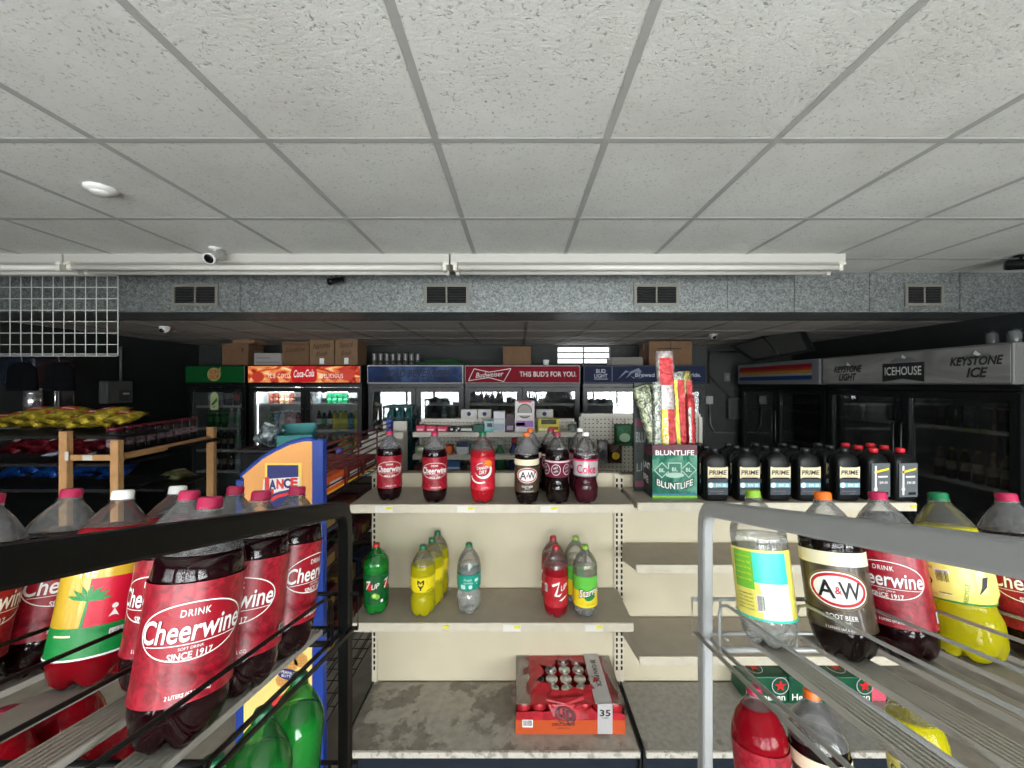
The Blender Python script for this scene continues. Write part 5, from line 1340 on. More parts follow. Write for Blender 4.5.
def packet(label, pb, pt, Y, wpx, body, strips, dY=0.02, art=None):
    """long flat sealed packet from the photo point pb (bottom) to pt (top), standing in the box; strips = [(u0,u1,v0,v1,mat)] in 0..1"""
    A = P(pb[0], pb[1], Y); B = P(pt[0], pt[1], Y+dY); L_ = (B-A).length; wd = wpx*Y/F/2
    t = thing('foil_packet', label, 'packet', A)
    ez = (B-A).normalized(); ex = Vector((1, 0, 0)); ex = (ex-ez*ex.dot(ez)).normalized(); ey = ez.cross(ex)
    t.rotation_euler = Matrix((ex, ey, ez)).transposed().to_euler()
    m = MB(); n = 14; vs = []
    for i in range(n+1):
        v = i/n; th = .012*min(1, 8*min(v, 1-v))*(.75+.25*math.sin(v*23)); wv = wd*(1+.05*math.sin(v*17))
        vs += [(-wv, 0, v*L_), (-wv*.6, -th, v*L_), (wv*.6, -th, v*L_), (wv, 0, v*L_), (wv*.6, th, v*L_), (-wv*.6, th, v*L_)]
    fs = [(i*6+k, i*6+(k+1) % 6, i*6+6+(k+1) % 6, i*6+6+k) for i in range(n) for k in range(6)]+[tuple(range(6)), tuple(n*6+k for k in range(6))[::-1]]
    m.add(vs, fs, 0, True); m.obj('pouch', body, t)
    if strips:
        for (u0, u1, v0, v1, mm) in strips:
            m = MB(); mats_ = [mm]
            a0, a1 = (-1+2*u0)*wd*.95, (-1+2*u1)*wd*.95
            k = max(2, int((v1-v0)*14))
            for q in range(k):
                va, vb = v0+(v1-v0)*q/k, v0+(v1-v0)*(q+1)/k
                m.box(a0, a1, -.0145, -.0125, va*L_, vb*L_, 0)
            m.obj('printed_band', mats_, t)
    if art is not None:
        m = MB(); art(wd, L_).lay(m, (0, -.0148, 0), (1, 0, 0), (0, 0, 1)); m.obj('lettering', [WHITE, YELLOWINK, BLACKINK, REDINK], t)
    return t
vert = lambda txt, v, sz, mi: (lambda w, L_: Flat().text(txt, 0, 0, sz, mi, 1, rot=PI/2, width=L_*.32, bold=.01) if False else _vt(txt, v, sz, mi, w, L_))
def _vt(txt, v, sz, mi, w, L_):
    a = Flat(); a.text(txt, 0, 0, sz, mi, 1, rot=PI/2, bold=.012)
    its = []
    for pts, fs, m_, la in a.items: its.append(([(x, y+L_*v) for x, y in pts], fs, m_, la))
    a.items = its; return a
packet('tall clear-topped packet with a red end standing highest in the green box', (668, 452), (664.5, 351), 1.80, 18, foil('clear red foil', rgb(165, 150, 148), rgb(222, 214, 210), 25), [(.12, .88, .66, .93, FRED), (.1, .5, .0, .42, FYEL), (.5, .9, .0, .42, FRED)], art=vert('KING PALM', .17, .022, 0))
packet('yellow and red packet leaning beside the tallest one in the green box', (681, 455), (676, 372), 1.82, 15, FSIL, [(.08, .45, .0, .9, FYEL), (.5, .92, .0, .9, FRED)])
packet('dull gold and red packet in the green box, second from its far end', (689, 455), (684.5, 371), 1.85, 13, FGLD, [(.5, .95, .0, .88, FRED)])
packet('short red packet at the oil bottle end of the green box', (692, 455), (690, 395), 1.80, 9, FRED, [(.1, .4, .1, .8, FSIL)])
packet('silver green foil packet leaning out of the green box', (660, 450), (641, 386), 1.80, 19, FGRN, [(.45, .55, .1, .9, FSIL)])
packet('silver green foil packet behind the leaning one in the green box', (662, 452), (652, 384), 1.83, 17, FGRN, [(.2, .3, .1, .9, FSIL)])
packet('thin silver packet between the green foil and the tallest packet', (658, 452), (657, 382), 1.78, 9, FSIL, None)

# ================================================================== aisle shelving behind the centre shelves
def peg_mat():
    m, N, L = new_mat('pegboard')
    out = N.new('ShaderNodeOutputMaterial'); b = N.new('ShaderNodeBsdfPrincipled'); L.new(b.outputs[0], out.inputs[0]); b.inputs['Roughness'].default_value = .5
    tc = N.new('ShaderNodeTexCoord'); sp = N.new('ShaderNodeSeparateXYZ'); L.new(tc.outputs['Object'], sp.inputs[0])
    d2 = []
    for k in (0, 2):
        fr_ = N.new('ShaderNodeMath'); fr_.operation = 'PINGPONG'; fr_.inputs[1].default_value = .0165
        L.new(sp.outputs[k], fr_.inputs[0]); pw = N.new('ShaderNodeMath'); pw.operation = 'POWER'; pw.inputs[1].default_value = 2; L.new(fr_.outputs[0], pw.inputs[0]); d2.append(pw)
    ad = N.new('ShaderNodeMath'); ad.operation = 'ADD'; L.new(d2[0].outputs[0], ad.inputs[0]); L.new(d2[1].outputs[0], ad.inputs[1])
    lt_ = N.new('ShaderNodeMath'); lt_.operation = 'LESS_THAN'; lt_.inputs[1].default_value = .0056**2; L.new(ad.outputs[0], lt_.inputs[0])
    mx = N.new('ShaderNodeMix'); mx.data_type = 'RGBA'; mx.inputs[6].default_value = (*rgb(196, 192, 180), 1); mx.inputs[7].default_value = (*rgb(60, 58, 54), 1)
    L.new(lt_.outputs[0], mx.inputs[0]); L.new(mx.outputs[2], b.inputs['Base Color'])
    return m
PEG = peg_mat(); WEN = mat('white enamel shelf', rgb(205, 202, 192), .45)
def pegunit(label, x0, x1, Y, ztop, shelves):
    t = thing('pegboard_shelving', label, 'shelving', ((x0+x1)/2, Y, 0)); w = (x1-x0)/2
    MB().box(-w+.02, w-.02, 0, .03, .12, ztop-.03).obj('pegboard_panel', PEG, t)
    MB().rbox(-w, w, -.014, .05, ztop-.03, ztop, .003).obj('top_rail', WEN, t)
    for s in (-1, 1):
        MB().box(s*w-.014, s*w+.014, -.012, .05, 0, ztop-.03).obj('upright', WEN, t)
    for z in shelves:
        so = MB().box(-w+.01, w-.01, -.30, -.001, z-.012, z).obj('shelf', WEN, t)
        MB().rbox(-w+.01, w-.01, -.312, -.30, z-.036, z+.001, .003).obj('shelf_edge', WEN, so)
    MB().box(-w, w, -.36, .03, .0, .12).obj('base_deck', WEN, t)
    return t
YA = 3.32
sh1, sh2, sh3 = PZ(432.5, YA-.3), PZ(455, YA-.3), PZ(478, YA-.3)
pegunit('white pegboard shelving in the back aisle stocked with small boxes', PX(415, YA-.2), PX(578, YA-.2), YA, PZ(418.5, YA), [sh1, sh2, sh3])
YP = 3.22
pu = pegunit('pegboard panel with hooks and hanging bags beside the green display box', PX(581, YP), PX(700, YP), YP, PZ(413.5, YP), [PZ(486, YP-.3)])
for px in (578, 596, 610, 622):
    MB().tube([(PX(px, YP)-pu.location.x, 0, PZ(421, YP)), (PX(px, YP)-pu.location.x, -.09, PZ(421, YP)), (PX(px, YP)-pu.location.x, -.10, PZ(420, YP))], .003, 6).obj('hook', mat('hook steel', rgb(60, 60, 60), .4, .6), pu)
def gbox(label, px0, px1, pyt, zb, Y, dep, col, deco=None, name='small_box', cat='box', txt=None, tcol=None, rz=0.):
    x0, x1 = PX(px0, Y), PX(px1, Y); h = PZ(pyt, Y)-zb; w = (x1-x0)/2
    t = thing(name, label, cat, ((x0+x1)/2, Y+dep/2, zb), (0, 0, rz))
    MB().rbox(-w, w, -dep/2, dep/2, 0, h, .002).obj('carton', mat('carton %d %d %d' % col, rgb(*col), .5), t)
    if deco or txt:
        a = Flat(); inks = []
        for (u0, u1, v0, v1, c) in deco or []:
            inks.append(mat('print %d %d %d' % c, rgb(*c), .5)); a.rect(-w+2*w*u0, -w+2*w*u1, h*v0, h*v1, len(inks)-1, 1)
        if txt: inks.append(mat('print %d %d %d' % tcol, rgb(*tcol), .5)); a.text(txt, 0, h*.42, h*.22, len(inks)-1, 2, width=w*1.5, bold=.01)
        m = MB(); a.lay(m, (0, -dep/2-.0004, 0), (1, 0, 0), (0, 0, 1)); m.obj('lettering', inks, t)
    return t
YS = YA-.27
for i, (a_, b_) in enumerate(((416, 425), (426, 436), (437, 447.5))):
    gbox('pink medicine box, %s of the three pink boxes on the pegboard shelf' % ('first', 'second', 'third')[i], a_, b_, 425.5+.5*i, sh1+.001, YS, .1, (205, 60, 95), [(.1, .8, .2, .5, (235, 200, 210))])
gbox('black and white checked small box next to the pink boxes', 449.5, 454, 427, sh1+.001, YS, .1, (40, 38, 40), [(.2, .8, .3, .7, (215, 215, 215))])
gbox('black and white checked small box next to the white and green one', 455, 460, 427, sh1+.001, YS, .1, (50, 48, 50), [(.1, .5, .1, .5, (215, 215, 215)), (.5, .9, .5, .9, (215, 215, 215))])
gbox('white and dark small box beside the green packet on the pegboard shelf', 461, 472, 426.5, sh1+.001, YS, .1, (60, 74, 70), [(.0, 1., .2, .65, (220, 222, 218))])
gbox('dark green packet box on the pegboard shelf', 473, 483.5, 425, sh1+.001, YS, .1, (36, 96, 80))
gbox('pale aqua box with dark corner on the pegboard shelf', 484.5, 493, 421, sh1+.001, YS, .1, (165, 195, 200), [(.3, .9, .45, .8, (60, 80, 96)), (.0, 1, .0, .2, (90, 180, 180))])
gbox('white carton with grey lettering on the pegboard shelf', 493.5, 505, 411.5, sh1+.001, YS, .12, (205, 206, 210), [(.05, .95, .08, .4, (160, 175, 190)), (.05, .95, .62, .64, (60, 60, 66))])
gbox('dark purple carton on the pegboard shelf', 506, 514, 414, sh1+.001, YS, .12, (66, 50, 62), [(.1, .9, .1, .35, (160, 140, 170))])
bb = gbox('tall white product carton with a round window and purple print', 515, 534.5, 401, sh1+.001, YS, .14, (218, 212, 214), [(.06, .94, .16, .36, (165, 120, 190)), (.06, .5, .2, .3, (205, 90, 110))])
a = Flat(); a.ellipse(0, .165, .058, .058, 0, 1, 32); a.ellipse(0, .165, .05, .05, 1, 2, 32); a.rect(-.058, .058, .13, .15, 2, 3); a.rect(-.05, .05, .232, .245, 3, 2)
m = MB(); a.lay(m, (0, -.0712, 0), (1, 0, 0), (0, 0, 1)); m.obj('lettering', [mat('print grey dark', rgb(90, 86, 80), .5), mat('print grey warm', rgb(160, 155, 145), .5), mat('print white', rgb(230, 230, 230), .5), PINKINK], bb)
gbox('yellow carton with a dark leaf shape on the pegboard shelf', 538, 559.5, 419, sh1+.001, YS, .12, (205, 195, 75), [(.15, .85, .6, .95, (60, 66, 40)), (.05, .5, .1, .3, (230, 230, 200)), (.5, .95, .15, .4, (190, 60, 60))])
ztr = PZ(418.5, YA)
for px0, px1, lb in ((461, 477, 'long white carton with a blue seal standing on the pegboard top, near its end'), (478, 491, 'white carton beside the sealed one on the pegboard top'), (536, 553, 'white carton with a blue seal behind the yellow carton')):
    q = gbox(lb, px0, px1, 409.5, ztr+.001, YA-.02, .07, (196, 194, 190))
    if 'seal' in lb:
        m = MB(); Flat().ellipse(0, .04, .018, .018, 0, 1, 20).lay(m, (0, -.0354, 0), (1, 0, 0), (0, 0, 1)); m.obj('seal', NAVYINK, q)
gbox('pale green packet lying on the lower pegboard shelf', 415, 428, 447, sh2+.001, YS, .12, (150, 170, 140), [(.2, .8, .5, .9, (225, 230, 215))])
gbox('orange small box on the lower pegboard shelf', 443, 452, 446, sh2+.001, YS, .1, (215, 96, 34))
gbox('white box with navy lid on the lower pegboard shelf', 456.5, 468.5, 442, sh2+.001, YS, .1, (200, 205, 210), [(.0, 1., .6, 1., (34, 44, 80))])
gbox('teal and white box on the lower pegboard shelf', 471, 481, 444, sh2+.001, YS, .1, (60, 120, 120), [(.1, .9, .1, .4, (210, 215, 212))])
gbox('blue stacked box on the bottom pegboard shelf', 446, 460, 459, sh3+.001, YS, .12, (70, 110, 170), [(0, 1, .45, .55, (180, 195, 215))])
gbox('dark red flat box on the bottom pegboard shelf', 414, 440, 466, sh3+.001, YS, .14, (90, 40, 48), [(.1, .9, .3, .5, (190, 120, 120))])
gbox('grey flat box on the bottom pegboard shelf', 467, 492, 465, sh3+.001, YS, .14, (90, 88, 92))
def jar(label, px, pyt, zb, Y, r, col, cap, name='cleaner_bottle', cat='bottle'):
    h = PZ(pyt, Y)-zb; t = thing(name, label, cat, (PX(px, Y), Y, zb))
    MB().lathe([(r*.9, 0), (r, .01), (r, h*.55), (r*.75, h*.68), (r*.4, h*.8), (r*.36, h*.86)], 18).obj('body', mat('plastic %d %d %d' % col, rgb(*col), .35, var=.2, scale=40), t)
    MB().lathe([(r*.45, h*.85), (r*.45, h)], 14).obj('cap', mat('plastic %d %d %d' % cap, rgb(*cap), .4), t)
jar('dark green cleaner bottle on the bottom pegboard shelf', 500, 439, sh3+.001, YA-.2, .045, (30, 96, 66), (190, 200, 195))
jar('dark blue bottle with a red cap on the bottom pegboard shelf', 514, 437.5, sh3+.001, YA-.2, .045, (28, 48, 96), (165, 40, 60))
jar('slim green bottle next to the white carton on the lower pegboard shelf', 489, 442, sh2+.001, YA-.2, .022, (50, 120, 90), (40, 90, 70))
# hanging bags
def hbag(label, px0, px1, py0, py1, Y, col, c2, txt=None, tc=(230, 230, 230)):
    x0, x1 = PX(px0, Y), PX(px1, Y); z1, z0 = PZ(py0, Y), PZ(py1, Y); w, h = (x1-x0)/2, (z1-z0)
    t = thing('hanging_bag', label, 'bag', ((x0+x1)/2, Y, z0))
    m = MB(); n = 8; vs = []
    for i in range(n+1):
        v = i/n; th = .022*math.sin(PI*min(1, max(0, v*1.05)))**.6+.001; vs += [(-w, 0, v*h), (-w*.6, -th, v*h), (w*.6, -th, v*h), (w, 0, v*h), (w*.6, th, v*h), (-w*.6, th, v*h)]
    m.add(vs, [(i*6+k, i*6+(k+1) % 6, i*6+6+(k+1) % 6, i*6+6+k) for i in range(n) for k in range(6)]+[tuple(range(6)), tuple(n*6+k for k in range(6))[::-1]], 0, True)
    m.obj('pouch', foil('bag %d %d %d' % col, rgb(*[max(0, int(c*.75)) for c in col]), rgb(*col), 30), t)
    a = Flat(); a.ellipse(0, h*.4, w*.55, h*.2, 0, 1, 20)
    if txt: a.text(txt, 0, h*.68, h*.14, 1, 1, width=w*1.3, bold=.01)
    m = MB(); a.lay(m, (0, -.0245, 0), (1, 0, 0), (0, 0, 1)); m.obj('lettering', [mat('print %d %d %d' % c2, rgb(*c2), .5), mat('print %d %d %d' % tc, rgb(*tc), .5)], t)
hbag('green bag hanging on the pegboard next to the display card', 614, 634, 424, 446, YP-.07, (40, 100, 60), (150, 180, 150))
hbag('dark bag with a yellow picture hanging low on the pegboard', 608, 622, 444, 463, YP-.07, (70, 44, 34), (210, 170, 40))
hbag('silver bag hanging on the pegboard beside the dark one', 597, 608, 440, 463, YP-.07, (150, 146, 150), (60, 60, 70))
hbag('grey green bag hanging at the end of the pegboard', 568, 577, 424, 452, YP-.07, (110, 122, 112), (80, 90, 84))

# ================================================================== cracker rack with printed end panel
YL0, YL1 = 1.55, 2.42
LBLUE = mat('rack blue', rgb(30, 62, 150), .4)
ORG = mat('panel orange', rgb(238, 168, 92), .5, var=.04, scale=5)
t = thing('cracker_rack', 'wire snack rack whose orange end panel with blue edges carries a cracker brand', 'snack rack', (0, YL0, 0))
zt = PZ(441, YL0)
xl, xr = PX(236, YL0), PX(323.5, YL0)
outl = [(xr-.045, zt), (PX(303, YL0), PZ(441.3, YL0)), (PX(290, YL0), PZ(444.5, YL0)), (PX(276, YL0), PZ(451, YL0)), (PX(262, YL0), PZ(459, YL0)), (PX(250, YL0), PZ(469, YL0)), (PX(241, YL0), PZ(477, YL0)), (xl+.03, PZ(481, YL0))]
b = MB(); b.prism([(x, 0, z) for x, z in outl]+[(xl+.03, 0, .08), (xr-.045, 0, .08)], (0, .018, 0)); po = b.obj('end_panel', ORG, t)
b = MB(); b.tube([(x, .009, z+.004) for x, z in outl], .011, 8); b.obj('panel_edge', LBLUE, t)
MB().rbox(xr-.045, xr, -.004, .03, .0, zt+.006, .004).obj('post', LBLUE, t)
MB().rbox(xl, xl+.032, -.004, .03, .0, PZ(480, YL0), .004).obj('post', LBLUE, t)
for xx in (xl+.016, xr-.022): MB().rbox(xx-.018, xx+.018, YL1-YL0-.02, YL1-YL0+.016, 0, (zt+.01) if xx > -1 else 1.25, .004).obj('post', LBLUE, t)
# printed artwork
a = Flat(); ou, ov = PX(282, YL0), PZ(482, YL0); s_ = YL0/F
def q(px, py): return ((px-518)*s_, ZC-(py-384)*s_)
def quad(pts, mi, la): a.shape([q(*p) for p in pts], mi, la)
quad([(265, 500), (302, 500), (302, 463), (265, 463)], 6, 1)
quad([(267.5, 520), (299, 520), (298.5, 465), (267.5, 465)], 0, 2)
quad([(262.5, 495.5), (264, 479), (300.5, 476.5), (300, 487), (279, 491.5), (263, 498)], 1, 3)
quad([(263, 501), (279, 494), (300, 489.5), (300, 492.5), (279, 497.5), (264, 506)], 2, 3)
qx, qz = q(266.8, 490.7)
a.text('L', qx+.012, qz-.006, .055, 2, 4, width=.036, bold=.09); 
for ch, px, mi in (('A', 273, 0), ('N', 280.5, 2), ('C', 287.5, 0), ('E', 294.5, 2)):
    x, z = q(px, 489.5-(px-266)*.1); a.text(ch, x, z, .035, mi, 4, bold=.05, width=.029)
# lower picture of crackers
quad([(254, 800), (312, 800), (312, 640), (290, 640), (262, 668), (240, 700), (240, 800)], 3, 1)
for cxp, cyp, rt in ((301, 660, .2), (291, 664, -.3), (283, 680, .3), (303, 684, 0)):
    c_ = q(cxp, cyp); r_ = .030
    pts = [(c_[0]+r_*math.cos(t_+rt)*(1 if k % 2 else .9), c_[1]+r_*math.sin(t_+rt)*(1 if k % 2 else .9)) for k, t_ in [(k, 2*PI*k/16) for k in range(16)]]
    a.shape(pts, 4, 2)
    for dx in (-1, 0, 1):
        for dz in (-1, 0, 1): a.ellipse(c_[0]+dx*.012, c_[1]+dz*.012, .0018, .0018, 5, 3, 8)
c_ = q(289, 674); a.ellipse(c_[0], c_[1], .045, .022, 0, 4, 24, rot=-.2); a.text('PEANUT', c_[0], c_[1]+.002, .012, 1, 5, width=.06, bold=.01, slope=-.2); a.text('BUTTER', c_[0], c_[1]-.013, .011, 1, 5, width=.055, bold=.01, slope=-.2)
quad([(262, 706), (290, 690), (300, 694), (272, 712)], 2, 2)
m = MB(); a.lay(m, (0, -.0006, 0), (1, 0, 0), (0, 0, 1), .0006)
m.obj('lettering', [mat('rack navy', rgb(38, 44, 110), .5), mat('rack white', rgb(235, 228, 222), .5), mat('rack red', rgb(215, 50, 50), .5), mat('rack straw', rgb(240, 215, 130), .5), mat('rack biscuit', rgb(205, 150, 80), .5), mat('rack brown', rgb(120, 76, 36), .5), mat('rack glow yellow', rgb(250, 210, 90), .5)], po)
WB = mat('rack wire dark', rgb(34, 24, 26), .4, .4); MW = mat('maroon wire', rgb(86, 26, 36), .4)
x0, x1 = xl+.03, xr-.004; D = YL1-YL0
zs = [1.175, 1.0, .84, .66, .46, .26]
for z in zs:
    m = MB(); 
    for k in range(9): 
        x = x0+(x1-x0)*k/8; m.tube([(x, .03, z), (x, D-.02, z)], .003, 5)
    for k in range(12):
        y = .04+(D-.07)*k/11; m.tube([(x0, y, z-.003), (x1, y, z-.003)], .0025, 5)
    m.tube([(x1, .03, z+.05), (x1, D-.02, z+.05)], .0035, 6)
    m.obj('wire_shelf', WB, t)
# maroon guard rails that rise towards the far post
m = MB()
for k in range(5):
    z = zt-.022-.028*k; m.tube([(x1, .03, z), (x1, D-.02, z+.012)], .0045, 6)
for y in (.35, .6, .84): m.tube([(x1, y, zt-.01), (x1, y, zs[0])], .004, 6)
m.obj('guard_wires', MW, t)
for k in range(3):
    y0 = YL0+.06+k*.2
    bo = thing('cracker_box', ('orange cracker box on the wire snack rack next to the printed end panel', 'rust red cracker box behind the orange one on the wire snack rack', 'rust red cracker box farthest along the shelf of the orange one')[k], 'box', ((-.945), y0+.09, zs[0]+.004))
    MB().rbox(-.14, .14, -.085, .085, 0, .075, .003).obj('carton', mat('cracker box rust', rgb(110, 30, 26), .45, var=.25, scale=22) if k else mat('cracker box orange', rgb(222, 92, 36), .45, var=.25, scale=22), bo)
    m = MB(); Flat().rect(-.06, .06, .03, .05, 0, 1).rect(-.08, .08, .005, .012, 1, 1).lay(m, (.1405, 0, 0), (0, 1, 0), (0, 0, 1)); m.obj('lettering', [WHITE, YELLOWINK], bo)
bcol = [(70, 20, 24), (110, 86, 38), (26, 40, 66), (84, 36, 20), (54, 20, 26), (38, 52, 36)]
n_ = 0
names_ = ['maroon', 'golden', 'blue', 'rust', 'wine-red', 'olive']
for lv in (1, 2, 3, 4):
    for k in range(4):
        c = bcol[(lv*2+k) % 6]; y = YL0+.12+k*.2
        bo = thing('snack_box', '%s snack box on wire shelf %s below the orange box, place %s from the panel' % (names_[(lv*2+k) % 6], ('one', 'two', 'three', 'four')[lv-1], ('one', 'two', 'three', 'four')[k]), 'box', (-.95, y, zs[lv]+.004))
        MB().rbox(-.13, .13, -.08, .08, 0, .085, .003).obj('carton', mat('snack %d' % ((lv*2+k) % 6), rgb(*c), .5, var=.25, scale=25), bo)
        MB().box(.1301, .131, -.05, .05, .02, .06).obj('label', mat('snack label %d' % (k % 2), rgb(130, 122, 104) if k % 2 else rgb(130, 100, 44), .5), bo)

# white stepped stand beyond the cracker rack
xa, xb = PX(349, 2.6), PX(388, 2.6)
t = thing('stepped_stand', 'white stepped display stand between the cracker rack and the back aisle', 'display stand', ((xa+xb)/2, 2.55, 0)); w = (xb-xa)/2
for k in range(4):
    y0 = .0+.13*k; z = PZ(462, 2.55)+.045*k
    m = MB(); m.rbox(-w, w, y0, y0+.125, .0 if k == 0 else .05, z, .003); m.obj('step', WEN, t)
    MB().rbox(-w-.004, w+.004, y0-.006, y0+.125, z, z+.012, .003).obj('step_top', WEN, t)
MB().rbox(-w*.55, w*.9, .53, .56, 0, PZ(421, 3.1), .004).obj('back_panel', WEN, t)

# stack of dark teal bottle crates in front of the blue cooler
TEAL = mat('teal crate', rgb(22, 66, 72), .4, var=.25, scale=14)
cr0 = None
for k in range(6):
    lb = 'dark teal plastic bottle crate, %s from the top of the stack before the blue-signed cooler' % ('sixth', 'fifth', 'fourth', 'third', 'second', 'first')[k]
    loc = (PX(402, 3.9), 3.9, .0+.24*k)
    if cr0 is None:
        cr0 = t = thing('bottle_crate', lb, 'crate', loc)
        m = MB(); w = .145
        for z in (0, .10, .215): m.rbox(-w, w, -w, -w+.014, z, z+.022, .003); m.rbox(-w, w, w-.014, w, z, z+.022, .003); m.rbox(-w, -w+.014, -w+.014, w-.014, z, z+.022, .003); m.rbox(w-.014, w, -w+.014, w-.014, z, z+.022, .003)
        for x in (-w+.008, -w/3, w/3, w-.008):
            for y in (-w+.008, w-.008): m.box(x-.007, x+.007, y-.007, y+.007, .02, .22)
        m.box(-w+.01, w-.01, -w+.01, w-.01, .004, .012)
        m.obj('crate_frame', TEAL, t)
        for i in range(3):
            for j in range(2): MB().lathe([(.036, .014), (.04, .02), (.04, .15), (.02, .19), (.016, .215)], 12, c=(-.085+.085*i, -.08+.1*j, 0)).obj('bottle', mat('teal glass', rgb(34, 92, 96), .15, var=.2, scale=20), t)
    else: dup(cr0, loc, None, lb)
# ================================================================== snack rack with wooden posts on the dark side
WOOD = mat('raw pine', rgb(196, 150, 100), .65, var=.12, scale=16); SHB = mat('dark wire shelf', rgb(20, 20, 22), .5)
wr = thing('snack_shelf', 'wooden-posted snack shelf full of chip bags along the dark wall', 'snack shelf', (0, 0, 0))
YW = 2.42
def post(px, Y, top, wd=.05): 
    x = PX(px, Y); MB().rbox(x-wd/2, x+wd/2, Y-.02, Y+.02, 0, top, .004).obj('post', WOOD, wr); return x
xA = post(66, YW, PZ(431, YW)); xB = post(117, YW, PZ(440, YW)); xC = post(211.5, 3.3, PZ(427, 3.3), .06)
xD = post(-25, YW, PZ(431, YW))
zr = PZ(457.5, YW)
MB().rbox(xA+.026, xB-.026, YW-.012, YW+.012, zr-.018, zr+.018, .003).obj('rail', WOOD, wr)
MB().rbox(xD+.026, xA-.026, YW+.02, YW+.04, .62, .66, .003).obj('rail', WOOD, wr)
m = MB(); m.sweep([(xB, YW+.02, zr+.0), (xC, 3.278, PZ(438, 3.3))], .012, .02, side=(1, 0, 0)); m.obj('rail', WOOD, wr)
levels = [PZ(436.5, YW), PZ(463, YW)-.01, PZ(489, YW)-.01]
for z in levels: MB().box(xD-.4, xB-.03, YW+.03, YW+.40, z-.02, z).obj('shelf_board', SHB, wr)
MB().rbox(xA-.011+.03, xA+.03+.011, YW-.024, YW-.0205, PZ(460, YW), PZ(451, YW), .001).obj('price_card', TAGW, wr)
MB().rbox(xA+.12, xA+.18, YW-.015, YW-.0122, zr-.016, zr+.016, .001).obj('price_card', TAGW, wr)
def chipbag(name, col, c2):
    t = thing('chip_bag', None, 'bag', (0, 0, 0))
    m = MB(); n = 10; w, h = .085, .22; vs = []
    for i in range(n+1):
        v = i/n; th = .035*math.sin(PI*v)**.5+.001; ww = w*(1-.04*math.sin(PI*v)); vs += [(-ww, 0, v*h), (-ww*.55, -th, v*h), (ww*.55, -th, v*h), (ww, 0, v*h), (ww*.55, th, v*h), (-ww*.55, th, v*h)]
    m.add(vs, [(i*6+k, i*6+(k+1) % 6, i*6+6+(k+1) % 6, i*6+6+k) for i in range(n) for k in range(6)]+[tuple(range(6)), tuple(n*6+k for k in range(6))[::-1]], 0, True)
    m.obj('pouch', foil('chips '+name, rgb(*[int(c*.7) for c in col]), rgb(*col), 22), t)
    a = Flat(); a.ellipse(0, .12, .055, .035, 0, 1, 22, rot=.2); a.rect(-.035, .035, .113, .126, 1, 2)
    m = MB(); a.lay(m, (0, -.0375, 0), (1, 0, 0), (0, 0, 1)); m.obj('lettering', [mat('print %d %d %d' % c2, rgb(*c2), .5), WHITE], t)
    return t
rr = random.Random(11)
for name, col, c2, z, n, xs_, lay in (('yellow', (215, 190, 60), (190, 60, 40), levels[0], 11, (xD-.15, xB-.26), 1.25), ('red', (120, 28, 40), (210, 190, 180), levels[1], 9, (xD-.05, xB-.3), 1.1), ('blue', (24, 74, 150), (190, 200, 220), levels[2], 10, (xD-.02, xB-.22), 1.1)):
    pr = None
    for i in range(n):
        x = xs_[0]+(xs_[1]-xs_[0])*i/(n-1); 
        y = YW+.17+.02*(i % 3); loc = (x, y, z+.042+.022*(i % 3))
        rot = (-lay-.12*rr.random(), .12*rr.uniform(-1, 1), .25*rr.uniform(-1, 1))
        lb = '%s chip bag in the pile on the %s level of the wooden-posted shelf' % (name, {'yellow': 'top', 'red': 'middle', 'blue': 'lower'}[name]); g_ = '%s chip bags on the wooden-posted shelf' % name
        if pr is None: pr = chipbag(name, col, c2); pr.location = loc; pr.rotation_euler = rot; tag(pr, lb, 'bag', g_)
        else: dup(pr, loc, rot, lb, g_)
fb = chipbag('pale green', (150, 155, 105), (200, 200, 160)); fb.location = (PX(192, 3.1)-.09, 3.16, PZ(478.5, 3.1)); fb.rotation_euler = (-1.5, 0, 1.2); tag(fb, 'flat pale green bag lying alone on the low board near the last wooden post', 'bag')
MB().box(xC-.5, xC-.035, 2.9, 3.32, PZ(481, 3.1)-.03, PZ(481, 3.1)-.012).obj('shelf_board', SHB, wr)
# dark jars on the top rail of the wooden shelf
jr = None
for k in range(9):
    f_ = k/8; x = xB-.05+(xC-xB-.05)*f_-.05; y = YW+.12+.78*f_; z = zr+.001+(PZ(438, 3.3)-zr)*0
    lb = 'dark snack canister on the wooden-posted shelf, number %s from the near post' % ('one', 'two', 'three', 'four', 'five', 'six', 'seven', 'eight', 'nine')[k]
    loc = (x-.04, y, zr+.001)
    if jr is None:
        jr = t = thing('snack_canister', lb, 'canister', loc)
        MB().lathe([(.038, 0), (.04, .006), (.04, .15), (.036, .155)], 18).obj('body', mat('canister black', rgb(20, 17, 19), .4, var=.4, scale=30), t)
        MB().lathe([(.0405, .05), (.0405, .10)], 18, capb=False, capt=False).obj('label', mat('canister label', rgb(120, 96, 104), .5, var=.7, scale=60), t)
        MB().lathe([(.041, .155), (.041, .172), (.037, .175)], 18).obj('lid', mat('canister lid', rgb(96, 24, 40), .4), t)
    else: dup(jr, loc, (0, 0, k), lb)
MB().box(min(xB, xC)-.17, max(xB, xC)-.035, YW+.03, 3.3, zr-.022, zr).obj('shelf_board', SHB, wr)
